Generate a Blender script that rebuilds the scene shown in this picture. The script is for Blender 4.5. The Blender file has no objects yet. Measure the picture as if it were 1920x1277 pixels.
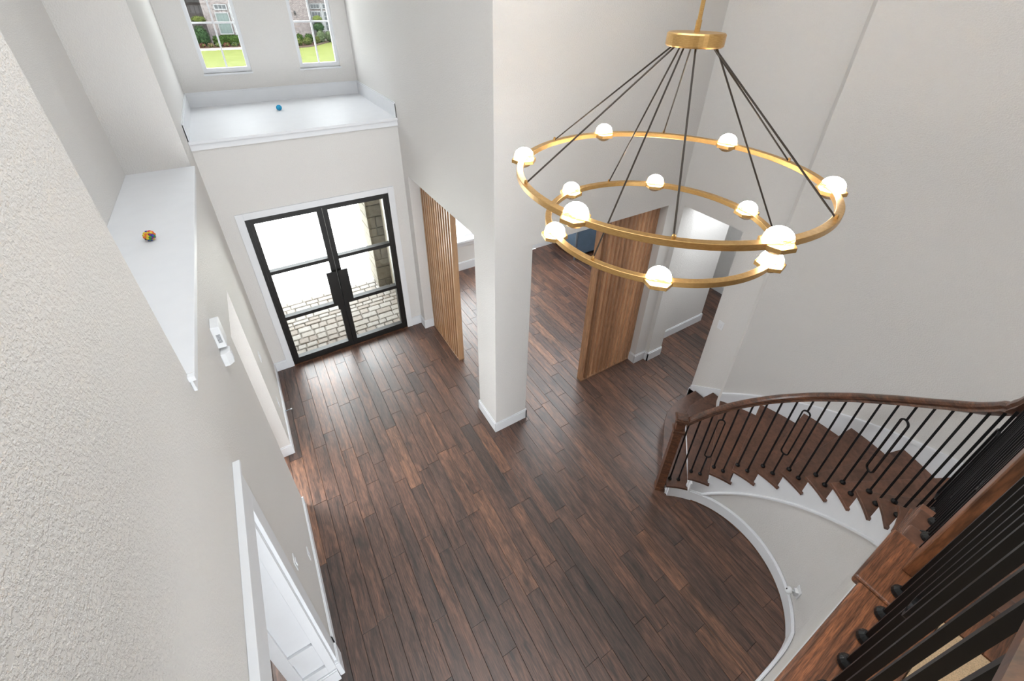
import bpy, bmesh, math, random
from mathutils import Vector, Matrix, noise
from math import sin, cos, pi, radians, hypot, atan2, degrees

S = bpy.context.scene
C = S.collection
random.seed(7)

# ------------------------------------------------------------------ camera
F_PX, PITCH, YAW, ROLL, CX, CY, CAM_Z = 817.038, -32.626, -31.911, 0.987, 959.839, 508.65, 4.838
p_, y_, r_ = radians(PITCH), radians(YAW), radians(ROLL)
fw = Vector((-sin(y_) * cos(p_), cos(y_) * cos(p_), sin(p_)))
rt = Vector((cos(y_), sin(y_), 0)); up = rt.cross(fw)
rt2 = cos(r_) * rt + sin(r_) * up; up2 = -sin(r_) * rt + cos(r_) * up
cd = bpy.data.cameras.new('camera'); cam = bpy.data.objects.new('camera', cd); C.objects.link(cam)
M3 = Matrix((rt2, up2, -fw)).transposed()
cam.matrix_world = Matrix.Translation((0, 0, CAM_Z)) @ M3.to_4x4()
cd.sensor_width = 36.0; cd.sensor_fit = 'HORIZONTAL'; cd.lens = F_PX * 36 / 1920
cd.shift_x = -(CX - 960) / 1920; cd.shift_y = (CY - 638.5) / 1920
cd.clip_start = 0.02; cd.clip_end = 500
S.camera = cam

# ------------------------------------------------------------------ world, sun, lights, exposure
S.view_settings.view_transform = 'Standard'; S.view_settings.look = 'None'
S.view_settings.gamma = 1.0; S.view_settings.use_curve_mapping = False
S.view_settings.exposure = 0.72
wd = bpy.data.worlds.new('sky'); S.world = wd; wd.use_nodes = True
bg = wd.node_tree.nodes['Background']; bg.inputs[0].default_value = (0.93, 0.97, 1.0, 1); bg.inputs[1].default_value = 9.0

def light(name, kind, loc, energy, color=(1, 1, 1), rot=(0, 0, 0), size=None, sy=None):
    l = bpy.data.lights.new(name, kind); l.energy = energy; l.color = color
    if kind == 'AREA':
        l.shape = 'RECTANGLE'; l.size = size; l.size_y = sy or size
    elif kind == 'SUN':
        l.angle = radians(1.0)
    o = bpy.data.objects.new(name, l); C.objects.link(o); o.location = loc; o.rotation_euler = rot
    return o

sun = light('sun', 'SUN', (0, 30, 40), 8.0, (1, 0.95, 0.86))
sun.rotation_euler = Vector((0.50, 0.42, -0.78)).to_track_quat('-Z', 'Y').to_euler()
COOL = (0.905, 0.96, 1.0)
light('fill_light_foyer', 'AREA', (0.9, 1.5, 6.95), 70, COOL, size=2.2, sy=2.8)  # added area fill below the unseen ceiling, brightens the foyer walls
light('fill_light_entry', 'AREA', (0.65, 4.7, 6.95), 8, COOL, size=1.7, sy=2.8)  # weak added fill high over the entry, no fixture there
light('fill_light_upstairs', 'AREA', (0.4, -3.15, 5.1), 12, COOL, (radians(90), 0, 0), size=1.5, sy=1.9)  # added fill behind the balcony facing the entry, no window built
light('fill_light_great_room', 'AREA', (0.5, -4.85, 1.18), 240, COOL, (radians(90), 0, 0), size=2.4, sy=2.2)  # added unseen fill under the balcony for lower walls and floor
light('fill_light_study', 'AREA', (-2.55, 5.0, 2.35), 150, COOL, (0, radians(-90), 0), size=0.9, sy=1.5)  # added fill sent through the left opening onto column and stair wall
light('fill_light_dining', 'AREA', (4.4, 5.2, 2.92), 50, COOL, size=2.4, sy=2.0)  # added overhead fill for the dining room, no lamp modelled
light('fill_light_hall', 'AREA', (5.6, 2.85, 2.68), 17, COOL, size=1.6, sy=0.6)  # added overhead fill for the passage, out of view

# ------------------------------------------------------------------ materials
def srgb(r, g, b):
    f = lambda c: (c / 255 / 12.92) if c / 255 <= 0.04045 else ((c / 255 + 0.055) / 1.055) ** 2.4
    return (f(r), f(g), f(b), 1)

class NT:
    def __init__(s, name):
        s.m = bpy.data.materials.new(name); s.m.use_nodes = True
        s.t = s.m.node_tree; s.b = s.t.nodes['Principled BSDF']; s.out = s.t.nodes['Material Output']
    def n(s, t, **k):
        x = s.t.nodes.new(t)
        for a, v in k.items():
            if a.startswith('i_'): x.inputs[int(a[2:])].default_value = v
            else: setattr(x, a, v)
        return x
    def l(s, a, b): s.t.links.new(a, b)
    def noise(s, vec, scale, detail=4, rough=0.55):
        x = s.n('ShaderNodeTexNoise'); x.inputs['Scale'].default_value = scale
        x.inputs['Detail'].default_value = detail; x.inputs['Roughness'].default_value = rough
        if vec is not None: s.l(vec, x.inputs['Vector'])
        return x
    def ramp(s, fac, stops):
        x = s.n('ShaderNodeValToRGB'); e = x.color_ramp.elements
        while len(e) < len(stops): e.new(0.5)
        for el, (p, c) in zip(e, stops): el.position = p; el.color = c
        s.l(fac, x.inputs[0]); return x
    def mix(s, fac, a, b, mode='MIX'):
        x = s.n('ShaderNodeMix', data_type='RGBA', blend_type=mode)
        for v, i in ((fac, 0), (a, 6), (b, 7)):
            if hasattr(v, 'links') or hasattr(v, 'is_output'): s.l(v, x.inputs[i])
            else: x.inputs[i].default_value = v
        return x.outputs[2]
    def bump(s, h, strength=0.2, dist=0.01):
        x = s.n('ShaderNodeBump'); x.inputs['Strength'].default_value = strength; x.inputs['Distance'].default_value = dist
        s.l(h, x.inputs['Height']); s.l(x.outputs[0], s.b.inputs['Normal']); return x
    def coord(s, scale=(1, 1, 1), kind='Object'):
        if kind == 'World':
            o = s.n('ShaderNodeNewGeometry').outputs['Position']
        else:
            o = s.n('ShaderNodeTexCoord').outputs[kind]
        mp = s.n('ShaderNodeMapping'); mp.inputs['Scale'].default_value = scale
        s.l(o, mp.inputs[0]); return mp.outputs[0]

def plain(name, col, rough=0.5, metal=0.0, bump=0, bscale=200, bdist=0.002, spec=None, var=0.03):
    k = NT(name); b = k.b
    v = k.coord(kind='World')
    nz = k.noise(v, bscale, 3)
    lo = tuple(c * (1 - var) for c in col[:3]) + (1,); hi = tuple(min(1, c * (1 + var)) for c in col[:3]) + (1,)
    k.l(k.ramp(nz.outputs[0], [(0.35, lo), (0.65, hi)]).outputs[0], b.inputs['Base Color'])
    b.inputs['Roughness'].default_value = rough; b.inputs['Metallic'].default_value = metal
    if spec is not None: b.inputs['Specular IOR Level'].default_value = spec
    if bump: k.bump(nz.outputs[0], bump, bdist)
    return k.m

def wall_mat(name, col):
    k = NT(name); b = k.b; v = k.coord(kind='World')
    n1 = k.noise(v, 95, 3, 0.6); n2 = k.noise(v, 0.7, 2)
    lo = tuple(c * 0.97 for c in col[:3]) + (1,)
    k.l(k.ramp(n2.outputs[0], [(0.3, lo), (0.7, col)]).outputs[0], b.inputs['Base Color'])
    b.inputs['Roughness'].default_value = 0.62; b.inputs['Specular IOR Level'].default_value = 0.25
    r = k.ramp(n1.outputs[0], [(0.42, (0, 0, 0, 1)), (0.62, (1, 1, 1, 1))])
    k.bump(r.outputs[0], 0.6, 0.0028)
    return k.m

M = {}
M['wall'] = wall_mat('wall_paint', srgb(222, 219, 216))
M['trim'] = plain('white_trim_paint', srgb(225, 226, 229), 0.5, spec=0.3, bscale=8, var=0.01)
M['ceiling'] = plain('ceiling_paint', srgb(232, 230, 226), 0.8, bscale=40)

def wood_mat(name, stops, rough=0.38, attr=True, gscale=(22, 2.2, 22), knots=True, bump=0.12, coat=0.0, kind='World', soft=0.0):
    """grain runs along Y of the coordinate; per-piece tone from the 'tone' attribute"""
    k = NT(name); b = k.b
    src = k.coord(kind=kind) if kind != 'World' else k.n('ShaderNodeNewGeometry').outputs['Position']
    if attr:
        at = k.n('ShaderNodeAttribute', attribute_name='tone'); tone = at.outputs['Fac']
    else:
        at = k.n('ShaderNodeObjectInfo'); tone = at.outputs['Random']
    sh = k.n('ShaderNodeVectorMath', operation='MULTIPLY_ADD')
    cmb = k.n('ShaderNodeCombineXYZ')
    for i in range(3): k.l(tone, cmb.inputs[i])
    k.l(cmb.outputs[0], sh.inputs[0]); sh.inputs[1].default_value = (37.0, 53.0, 11.0); k.l(src, sh.inputs[2])
    mp = k.n('ShaderNodeMapping'); mp.inputs['Scale'].default_value = gscale; k.l(sh.outputs[0], mp.inputs[0])
    wob = k.noise(sh.outputs[0], 3.0, 2)
    wm = k.n('ShaderNodeVectorMath', operation='MULTIPLY_ADD'); k.l(wob.outputs[1], wm.inputs[0]); wm.inputs[1].default_value = (1.6, 1.6, 1.6); k.l(mp.outputs[0], wm.inputs[2])
    g = k.noise(wm.outputs[0], 1.0, 6, 0.65)
    mp2 = k.n('ShaderNodeMapping'); mp2.inputs['Scale'].default_value = tuple(s * 5 for s in gscale); k.l(sh.outputs[0], mp2.inputs[0])
    fine = k.noise(mp2.outputs[0], 1.0, 3, 0.6)
    base = k.ramp(tone, stops)
    gl = k.ramp(g.outputs[0], [(0.34, (0.34, 0.32, 0.32, 1)), (0.5, (0.95, 0.93, 0.92, 1)), (0.66, (1.65, 1.55, 1.45, 1))])
    c = k.mix(1.0 - soft, base.outputs[0], gl.outputs[0], 'MULTIPLY')
    fl = k.ramp(fine.outputs[0], [(0.36, (0.45, 0.43, 0.43, 1)), (0.58, (1.2, 1.2, 1.2, 1))])
    c = k.mix(0.8 - 0.7 * soft, c, fl.outputs[0], 'MULTIPLY')
    if knots:
        mp3 = k.n('ShaderNodeMapping'); mp3.inputs['Scale'].default_value = (4.2, 2.0, 4.2); k.l(sh.outputs[0], mp3.inputs[0])
        kn = k.noise(mp3.outputs[0], 1.0, 3, 0.6)
        kr = k.ramp(kn.outputs[0], [(0.60, (1, 1, 1, 1)), (0.72, (0.30, 0.29, 0.31, 1))])
        c = k.mix(0.9, c, kr.outputs[0], 'MULTIPLY')
    k.l(c, b.inputs['Base Color'])
    rr = k.n('ShaderNodeMapRange'); rr.inputs[3].default_value = rough - 0.05; rr.inputs[4].default_value = rough + 0.12
    k.l(g.outputs[0], rr.inputs[0]); k.l(rr.outputs[0], b.inputs['Roughness'])
    if coat: b.inputs['Coat Weight'].default_value = coat; b.inputs['Coat Roughness'].default_value = 0.36
    k.bump(fine.outputs[0], bump, 0.0015)
    return k.m

FLOOR_STOPS = [(0.0, srgb(66, 49, 42)), (0.3, srgb(82, 59, 49)), (0.55, srgb(93, 65, 52)), (0.8, srgb(106, 74, 57)), (1.0, srgb(122, 86, 65))]
M['floor'] = wood_mat('dark_hardwood', FLOOR_STOPS, 0.40, coat=0.7, gscale=(26, 1.8, 26), bump=0.25)
TREAD_STOPS = [(0.0, srgb(88, 60, 47)), (0.5, srgb(102, 69, 53)), (1.0, srgb(114, 77, 59))]
M['tread'] = wood_mat('dark_stair_oak', TREAD_STOPS, 0.36, attr=False, gscale=(6, 6, 20), knots=True, coat=0.1, soft=0.55)
M['rail'] = wood_mat('dark_rail_oak', [(0, srgb(92, 60, 42)), (1, srgb(104, 70, 50))], 0.3, attr=False, gscale=(9, 9, 30), knots=False, coat=0.2)
M['landing'] = wood_mat('warm_landing_oak', [(0, srgb(104, 64, 40)), (1, srgb(116, 72, 45))], 0.32, attr=False, gscale=(5.0, 75, 75), knots=True, coat=0.2)
M['newel'] = wood_mat('newel_oak', [(0, srgb(100, 64, 42)), (1, srgb(108, 70, 46))], 0.32, attr=False, gscale=(22, 22, 2.5), knots=True, coat=0.2)
M['slat'] = wood_mat('oak_slat', [(0, srgb(160, 120, 84)), (0.5, srgb(176, 136, 100)), (1, srgb(192, 152, 114))], 0.28, attr=False, gscale=(30, 30, 2.0), knots=False, bump=0.05, soft=0.85, coat=0.9)
M['walnut'] = wood_mat('walnut_slat', [(0, srgb(150, 113, 84)), (0.5, srgb(178, 136, 102)), (1, srgb(202, 158, 120))], 0.5, attr=False, gscale=(30, 30, 2.0), knots=False, bump=0.08, soft=0.65)
M['black'] = plain('black_iron', srgb(15, 15, 16), 0.4, 0.0, spec=0.35, bscale=60, var=0.1)
M['blackframe'] = plain('black_steel_door', srgb(24, 22, 20), 0.45, 0.2, bscale=60, var=0.1)
M['cable'] = plain('dark_bronze_cable', srgb(52, 44, 38), 0.45, 0.5, bscale=300, var=0.15)
M['plastic'] = plain('white_plastic', srgb(228, 229, 231), 0.35, bscale=20, var=0.01)
M['greyplastic'] = plain('grey_plastic', srgb(140, 142, 145), 0.45, bscale=20, var=0.02)
M['seam'] = plain('dark_floor_gap', srgb(24, 17, 14), 0.8, bscale=20)

def brass():
    k = NT('brushed_brass'); b = k.b
    nz = k.noise(k.coord((60, 60, 400), 'World'), 1.0, 3)
    k.l(k.ramp(nz.outputs[0], [(0.3, srgb(190, 150, 92)), (0.7, srgb(208, 170, 112))]).outputs[0], b.inputs['Base Color'])
    b.inputs['Metallic'].default_value = 0.92; b.inputs['Roughness'].default_value = 0.36
    return k.m
M['brass'] = brass()

def glow(name, col, st):
    k = NT(name); k.b.inputs['Base Color'].default_value = col
    nz = k.noise(k.coord((1, 1, 1), 'Object'), 30, 2)
    k.b.inputs['Emission Color'].default_value = col
    rr = k.n('ShaderNodeMapRange'); rr.inputs[3].default_value = st * 0.92; rr.inputs[4].default_value = st * 1.08
    k.l(nz.outputs[0], rr.inputs[0]); k.l(rr.outputs[0], k.b.inputs['Emission Strength'])
    return k.m
M['lamp'] = glow('lit_lamp', (1, 0.955, 0.87, 1), 36.0)

def crystal():
    k = NT('crystal_globe'); b = k.b
    wv = k.noise(k.coord((40, 40, 160), 'World'), 1.0, 2)
    b.inputs['Base Color'].default_value = (1, 0.97, 0.9, 1); b.inputs['Roughness'].default_value = 0.05
    b.inputs['Transmission Weight'].default_value = 1.0; b.inputs['IOR'].default_value = 1.45
    k.bump(wv.outputs[0], 0.5, 0.004); return k.m
M['crystal'] = crystal()

def pane(name='window_glass', tint=(0.97, 0.985, 0.98, 1)):
    k = NT(name); t = k.t
    tr = k.n('ShaderNodeBsdfTransparent'); tr.inputs[0].default_value = tint
    gl = k.n('ShaderNodeBsdfGlossy'); gl.inputs['Roughness'].default_value = 0.02
    lw = k.n('ShaderNodeLayerWeight'); pw = k.n('ShaderNodeMath', operation='POWER', i_1=5.0); k.l(lw.outputs['Facing'], pw.inputs[0]); fr = k.n('ShaderNodeMath', operation='MULTIPLY_ADD', i_1=0.9, i_2=0.03); k.l(pw.outputs[0], fr.inputs[0])
    nz = k.noise(k.coord((1, 1, 1), 'World'), 2.0, 1)
    bp = k.n('ShaderNodeBump'); bp.inputs['Strength'].default_value = 0.02; k.l(nz.outputs[0], bp.inputs['Height']); k.l(bp.outputs[0], gl.inputs['Normal'])
    mx = k.n('ShaderNodeMixShader'); k.l(fr.outputs[0], mx.inputs[0]); k.l(tr.outputs[0], mx.inputs[1]); k.l(gl.outputs[0], mx.inputs[2])
    k.l(mx.outputs[0], k.out.inputs[0]); return k.m
M['glass'] = pane()
M['dimmed_glass'] = pane('dimmed_window_glass', (0.79, 0.80, 0.80, 1))  # grey tint added to dim the daylight through the upper windows

def paver_mat():
    k = NT('tumbled_paver'); b = k.b
    oi = k.n('ShaderNodeObjectInfo'); v = k.coord(kind='World')
    r = k.ramp(oi.outputs['Random'], [(0, srgb(120, 111, 103)), (0.5, srgb(130, 124, 117)), (1, srgb(136, 132, 127))])
    nz = k.noise(v, 28, 4); sp = k.ramp(nz.outputs[0], [(0.35, (0.78, 0.77, 0.76, 1)), (0.65, (1.05, 1.05, 1.05, 1))])
    k.l(k.mix(0.8, r.outputs[0], sp.outputs[0], 'MULTIPLY'), b.inputs['Base Color']); b.inputs['Roughness'].default_value = 0.85
    k.bump(nz.outputs[0], 0.4, 0.006); return k.m
M['paver'] = paver_mat()

def stone_mat(name, a, c):
    k = NT(name); b = k.b
    oi = k.n('ShaderNodeObjectInfo'); v = k.coord(kind='World')
    r = k.ramp(oi.outputs['Random'], [(0, a), (1, c)])
    nz = k.noise(v, 14, 5, 0.7); sp = k.ramp(nz.outputs[0], [(0.35, (0.7, 0.69, 0.67, 1)), (0.65, (1.08, 1.08, 1.08, 1))])
    k.l(k.mix(0.9, r.outputs[0], sp.outputs[0], 'MULTIPLY'), b.inputs['Base Color']); b.inputs['Roughness'].default_value = 0.9
    k.bump(nz.outputs[0], 0.6, 0.012); return k.m
M['stone'] = stone_mat('tan_limestone', srgb(92, 87, 76), srgb(114, 107, 95))
M['mortar'] = plain('mortar', srgb(98, 93, 84), 0.9, bump=0.4, bscale=60, bdist=0.004)
M['stucco'] = plain('cream_stucco', srgb(160, 153, 138), 0.85, bump=0.3, bscale=40, bdist=0.004)
M['concrete'] = plain('pale_concrete', srgb(240, 238, 232), 0.9, bump=0.1, bscale=20, bdist=0.004)

# far garden: albedos scaled down to hold their tones under the strong sky
def garden(name, a, c, scale, bump=0.4, dist=0.03):
    k = NT(name); nz = k.noise(k.coord(kind='World'), scale, 5, 0.7)
    k.l(k.ramp(nz.outputs[0], [(0.32, a), (0.68, c)]).outputs[0], k.b.inputs['Base Color'])
    k.b.inputs['Roughness'].default_value = 0.9; k.b.inputs['Specular IOR Level'].default_value = 0.1
    k.bump(nz.outputs[0], bump, dist); return k.m
M['lawn'] = garden('lawn_grass', (0.055, 0.066, 0.013, 1), (0.082, 0.092, 0.026, 1), 1.6)
M['leaf_dark'] = garden('dark_evergreen_leaf', (0.0056, 0.0144, 0.0056, 1), (0.0192, 0.0384, 0.0144, 1), 9)
M['leaf_mid'] = garden('boxwood_leaf', (0.0072, 0.0182, 0.0033, 1), (0.0248, 0.0446, 0.0072, 1), 9)
M['leaf_pale'] = garden('pale_shrub_leaf', (0.0231, 0.0363, 0.0149, 1), (0.0495, 0.0627, 0.0330, 1), 9)
M['leaf_lime'] = garden('lime_shrub_leaf', (0.0231, 0.0330, 0.0050, 1), (0.0495, 0.0594, 0.0165, 1), 9)
M['flower_red'] = garden('pink_blossom', (0.0528, 0.0116, 0.0132, 1), (0.0858, 0.0363, 0.0330, 1), 12)
M['flower_peach'] = garden('peach_blossom', (0.0561, 0.0330, 0.0198, 1), (0.0792, 0.0561, 0.0396, 1), 12)
M['mulch'] = garden('brown_mulch', (0.0165, 0.0083, 0.0050, 1), (0.0363, 0.0198, 0.0132, 1), 12)
M['edging'] = garden('pale_brick_edging', (0.0462, 0.0297, 0.0231, 1), (0.0660, 0.0495, 0.0396, 1), 8)

def brick_mat(name, c1, c2, mo):
    k = NT(name); b = k.b
    src = k.n('ShaderNodeNewGeometry').outputs['Position']
    sp = k.n('ShaderNodeSeparateXYZ'); k.l(src, sp.inputs[0])
    ad = k.n('ShaderNodeMath', operation='ADD'); k.l(sp.outputs[0], ad.inputs[0]); k.l(sp.outputs[1], ad.inputs[1])
    cb = k.n('ShaderNodeCombineXYZ'); k.l(ad.outputs[0], cb.inputs[0]); k.l(sp.outputs[2], cb.inputs[1])
    br = k.n('ShaderNodeTexBrick'); k.l(cb.outputs[0], br.inputs[0])
    br.inputs['Color1'].default_value = c1; br.inputs['Color2'].default_value = c2; br.inputs['Mortar'].default_value = mo
    br.inputs['Scale'].default_value = 1.0; br.inputs['Brick Width'].default_value = 0.24; br.inputs['Row Height'].default_value = 0.085
    br.inputs['Mortar Size'].default_value = 0.013; br.inputs['Bias'].default_value = 0.0
    nz = k.noise(src, 5, 4); s2 = k.ramp(nz.outputs[0], [(0.35, (0.75, 0.74, 0.75, 1)), (0.65, (1.2, 1.2, 1.2, 1))])
    k.l(k.mix(1, br.outputs[0], s2.outputs[0], 'MULTIPLY'), b.inputs['Base Color']); b.inputs['Roughness'].default_value = 0.9
    return k.m
M['brick'] = brick_mat('blush_brick', (0.042, 0.030, 0.030, 1), (0.092, 0.073, 0.070, 1), (0.115, 0.108, 0.105, 1))
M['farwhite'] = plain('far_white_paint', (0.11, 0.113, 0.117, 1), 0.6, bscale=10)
M['farglass'] = plain('pale_blind_glass', (0.048, 0.064, 0.062, 1), 0.25, bscale=6, var=0.1)
M['fardark'] = plain('dark_glass', (0.008, 0.011, 0.014, 1), 0.35, bscale=6, var=0.2)
M['carpet'] = plain('tan_carpet', srgb(206, 176, 140), 0.95, bump=0.8, bscale=420, bdist=0.006, var=0.18)
def cab():
    k = NT('slate_blue_lacquer'); nz = k.noise(k.coord(kind='World'), 3, 2)
    k.l(k.ramp(nz.outputs[0], [(0.3, srgb(80, 98, 116)), (0.7, srgb(92, 112, 132))]).outputs[0], k.b.inputs['Base Color'])
    k.b.inputs['Roughness'].default_value = 0.28; return k.m
M['cabinet'] = cab()
M['steel'] = plain('brushed_steel', srgb(150, 160, 172), 0.3, 0.8, bscale=50)
M['bluerubber'] = garden('blue_foam', srgb(52, 150, 196), srgb(70, 172, 214), 40, 0.2, 0.002)

# ------------------------------------------------------------------ mesh helpers
class MB:
    def __init__(s): s.v = []; s.f = []; s.tone = []
    def add(s, vs, fs, tone=None):
        o = len(s.v); s.v += [tuple(v) for v in vs]; s.f += [tuple(i + o for i in f) for f in fs]
        if tone is not None: s.tone += [tone] * len(fs)
        return s
    def box(s, x0, x1, y0, y1, z0, z1, tone=None):
        vs = [(x, y, z) for z in (z0, z1) for y in (y0, y1) for x in (x0, x1)]
        return s.add(vs, [(0, 2, 3, 1), (4, 5, 7, 6), (0, 1, 5, 4), (2, 6, 7, 3), (0, 4, 6, 2), (1, 3, 7, 5)], tone)
    def cbox(s, x0, x1, y0, y1, z0, z1, c=0.004, tone=None):
        """box with chamfered top rim"""
        vs = [(x0, y0, z0), (x1, y0, z0), (x1, y1, z0), (x0, y1, z0), (x0, y0, z1 - c), (x1, y0, z1 - c), (x1, y1, z1 - c), (x0, y1, z1 - c),
              (x0 + c, y0 + c, z1), (x1 - c, y0 + c, z1), (x1 - c, y1 - c, z1), (x0 + c, y1 - c, z1)]
        fs = [(3, 2, 1, 0), (8, 9, 10, 11)]
        for i in range(4):
            j = (i + 1) % 4; fs += [(i, j, 4 + j, 4 + i), (4 + i, 4 + j, 8 + j, 8 + i)]
        return s.add(vs, fs, tone)
    def prism(s, poly, z0, z1):
        """poly counter-clockwise xy list"""
        n = len(poly); a = sum(poly[i][0] * poly[(i + 1) % n][1] - poly[(i + 1) % n][0] * poly[i][1] for i in range(n))
        if a < 0: poly = poly[::-1]
        vs = [(x, y, z0) for x, y in poly] + [(x, y, z1) for x, y in poly]
        fs = [tuple(range(n - 1, -1, -1)), tuple(range(n, 2 * n))] + [(i, (i + 1) % n, n + (i + 1) % n, n + i) for i in range(n)]
        return s.add(vs, fs)
    def lathe(s, prof, n=20, c=(0, 0, 0), a0=0.0):
        vs = []; fs = []
        for r, z in prof:
            for i in range(n):
                a = a0 + 2 * pi * i / n; vs.append((c[0] + r * cos(a), c[1] + r * sin(a), c[2] + z))
        m = len(prof)
        for j in range(m - 1):
            for i in range(n):
                k = (i + 1) % n; fs.append((j * n + i, j * n + k, (j + 1) * n + k, (j + 1) * n + i))
        fs.append(tuple(range(n - 1, -1, -1))); fs.append(tuple((m - 1) * n + i for i in range(n)))
        return s.add(vs, fs)
    def sweep(s, path, prof, closed=False, upv=Vector((0, 0, 1)), caps=True):
        """prof: list of (side, up) offsets; side is horizontal right of travel"""
        P = [Vector(p) for p in path]; n = len(P); m = len(prof); vs = []
        for i in range(n):
            if closed: t = P[(i + 1) % n] - P[i - 1]
            else: t = P[min(i + 1, n - 1)] - P[max(i - 1, 0)]
            t.normalize(); sd = t.cross(upv)
            if sd.length < 1e-5: sd = Vector((1, 0, 0))
            sd.normalize(); u = sd.cross(t)
            for a, b in prof: vs.append(P[i] + sd * a + u * b)
        fs = []
        for i in range(n if closed else n - 1):
            j = (i + 1) % n
            for k in range(m):
                l = (k + 1) % m; fs.append((i * m + k, i * m + l, j * m + l, j * m + k))
        if not closed and caps: fs += [tuple(range(m - 1, -1, -1)), tuple((n - 1) * m + k for k in range(m))]
        return s.add(vs, fs)
    def tube(s, a, b, r, n=8):
        return s.sweep([a, b], [(r * cos(2 * pi * i / n), r * sin(2 * pi * i / n)) for i in range(n)], upv=Vector((0.13, 0.31, 0.95)))
    def build(s, name, mat, parent=None, smooth=False, fix=False):
        me = bpy.data.meshes.new(name); me.from_pydata(s.v, [], s.f); me.materials.append(M[mat] if isinstance(mat, str) else mat)
        if s.tone:
            at = me.attributes.new('tone', 'FLOAT', 'FACE')
            for i, t in enumerate(s.tone): at.data[i].value = t
        if fix:
            b = bmesh.new(); b.from_mesh(me); bmesh.ops.recalc_face_normals(b, faces=b.faces); b.to_mesh(me); b.free()
        if smooth:
            for p in me.polygons: p.use_smooth = True
        me.update()
        o = bpy.data.objects.new(name, me); C.objects.link(o)
        if parent: o.parent = parent
        return o

def tag(o, label=None, cat=None, group=None, kind=None):
    if label: o['label'] = label
    if cat: o['category'] = cat
    if group: o['group'] = group
    if kind: o['kind'] = kind
    return o
def empty(name, loc=(0, 0, 0), rz=0.0):
    o = bpy.data.objects.new(name, None); C.objects.link(o); o.location = loc; o.rotation_euler = (0, 0, rz); o.empty_display_size = 0.1
    return o
def inst(name, me, loc, parent=None, rot=(0, 0, 0), scale=(1, 1, 1)):
    o = bpy.data.objects.new(name, me); C.objects.link(o); o.location = loc; o.rotation_euler = rot; o.scale = scale
    if parent: o.parent = parent
    return o
def struct(o, label): return tag(o, label, kind='structure')
def soft_edges(o, w=0.004, seg=2):
    md = o.modifiers.new('bevel', 'BEVEL'); md.width = w; md.segments = seg; md.limit_method = 'ANGLE'; md.angle_limit = radians(50)
    return o

# ------------------------------------------------------------------ key dimensions (metres)
XL, YF, XR1, YC, XR = -0.511, 5.81, 1.796, 3.209, 4.472
COLX, COLY = 2.244, 3.651
ZC = 7.05                      # upper ceiling
Z2, RISE = 3.42, 0.19         # landing height, stair rise
SC = (2.56, 0.75)             # centre of the winding stair
BB = 0.16

# ------------------------------------------------------------------ structure: walls
wl = MB()
wl.box(-0.81, XL, -5.1, 0.15, 0, 3.3).box(-0.81, XL, -3.4, 0.15, 3.3, ZC).box(-0.81, XL, 0.15, 1.80, 2.47, ZC).box(-0.81, XL, 1.80, 1.985, 0, ZC)
wl.box(-0.81, XL, 1.985, 3.44, 0, 3.312).box(-0.81, XL, 3.44, 4.22, 2.467, 3.312).box(-0.81, XL, 4.22, 5.225, 0, 3.312)
wl.box(-0.81, XL, 5.225, 7.80, 0, ZC).box(-1.18, -1.03, 1.7, 5.4, 3.2, ZC).box(-1.03, -0.81, 5.225, 5.4, 3.2, ZC).box(-1.03, -0.81, 1.7, 1.985, 3.2, ZC)
wl.box(-1.03, -0.81, 1.985, 5.225, 3.2, 3.312)
wall_left = struct(wl.build('wall_left', 'wall'), 'off-white textured left wall with two openings and a long recessed niche')
wf = MB()
wf.box(-0.81, -0.255, YF, 6.0, 0, 3.40).box(1.537, 2.30, YF, 6.0, 0, 3.40).box(-0.255, 1.537, YF, 6.0, 2.44, 3.40)
wall_front = struct(wf.build('wall_front', 'wall'), 'off-white entry wall around the black double doors below the deep shelf')
wu = MB()   # window wall above the entry
WZ0, WZ1 = 3.845, 5.60
W1, W2 = (-0.205, 0.370), (1.013, 1.580)
wu.box(-0.81, W1[0], 7.625, 7.82, 3.40, ZC).box(W1[1], W2[0], 7.625, 7.82, 3.40, ZC).box(W2[1], 2.3, 7.625, 7.82, 3.40, ZC)
for a, b in (W1, W2): wu.box(a, b, 7.625, 7.82, 3.40, WZ0).box(a, b, 7.625, 7.82, WZ1, ZC)
struct(wu.build('wall_window', 'wall'), 'off-white upper wall with two narrow windows behind the deep shelf')
wr = MB()
wr.box(XR1, COLX, YC, 7.82, 2.69, ZC).box(XR1, COLX, 5.624, YF, 0, 2.69).box(XR1, COLX, YC, COLY, 0, 2.69)
struct(wr.build('wall_right', 'wall'), 'tall off-white right entry wall carried by the square column')
wc = MB()
wc.box(COLX, 4.765, YC, COLY, 2.655, ZC).box(4.259, 4.765, YC, 3.38, 0, 2.655)
struct(wc.build('wall_center', 'wall'), 'off-white wall over the dining opening beside the square column')
wh = MB()
wh.box(XR, 4.765, 3.143, YC, 0, ZC).box(XR, 4.765, 2.331, 3.143, 2.632, ZC).box(XR, 4.765, 1.50, 2.331, 0, ZC)
struct(wh.build('wall_hall', 'wall'), 'off-white wall with the hallway opening next to the stair foot')
wh2 = MB(); wh2.box(4.765, 6.03, 3.38, 3.52, 0, 2.75).box(5.88, 6.03, 3.52, 4.6, 0, 2.75).box(7.08, 7.2, 1.9, 4.7, 0, 2.75).box(4.765, 7.08, 2.05, 2.2, 0, 2.75).box(6.03, 7.08, 4.5, 4.62, 0, 2.75)
struct(wh2.build('wall_passage', 'wall'), 'off-white hallway wall seen through the opening beside the stair')
struct(MB().box(4.765, 7.2, 1.9, 4.7, 2.75, 2.85).build('ceiling_hall', 'ceiling'), 'white low ceiling over the hallway')
wdn = MB()   # dining room
DW = (2.55, 4.55)
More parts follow.
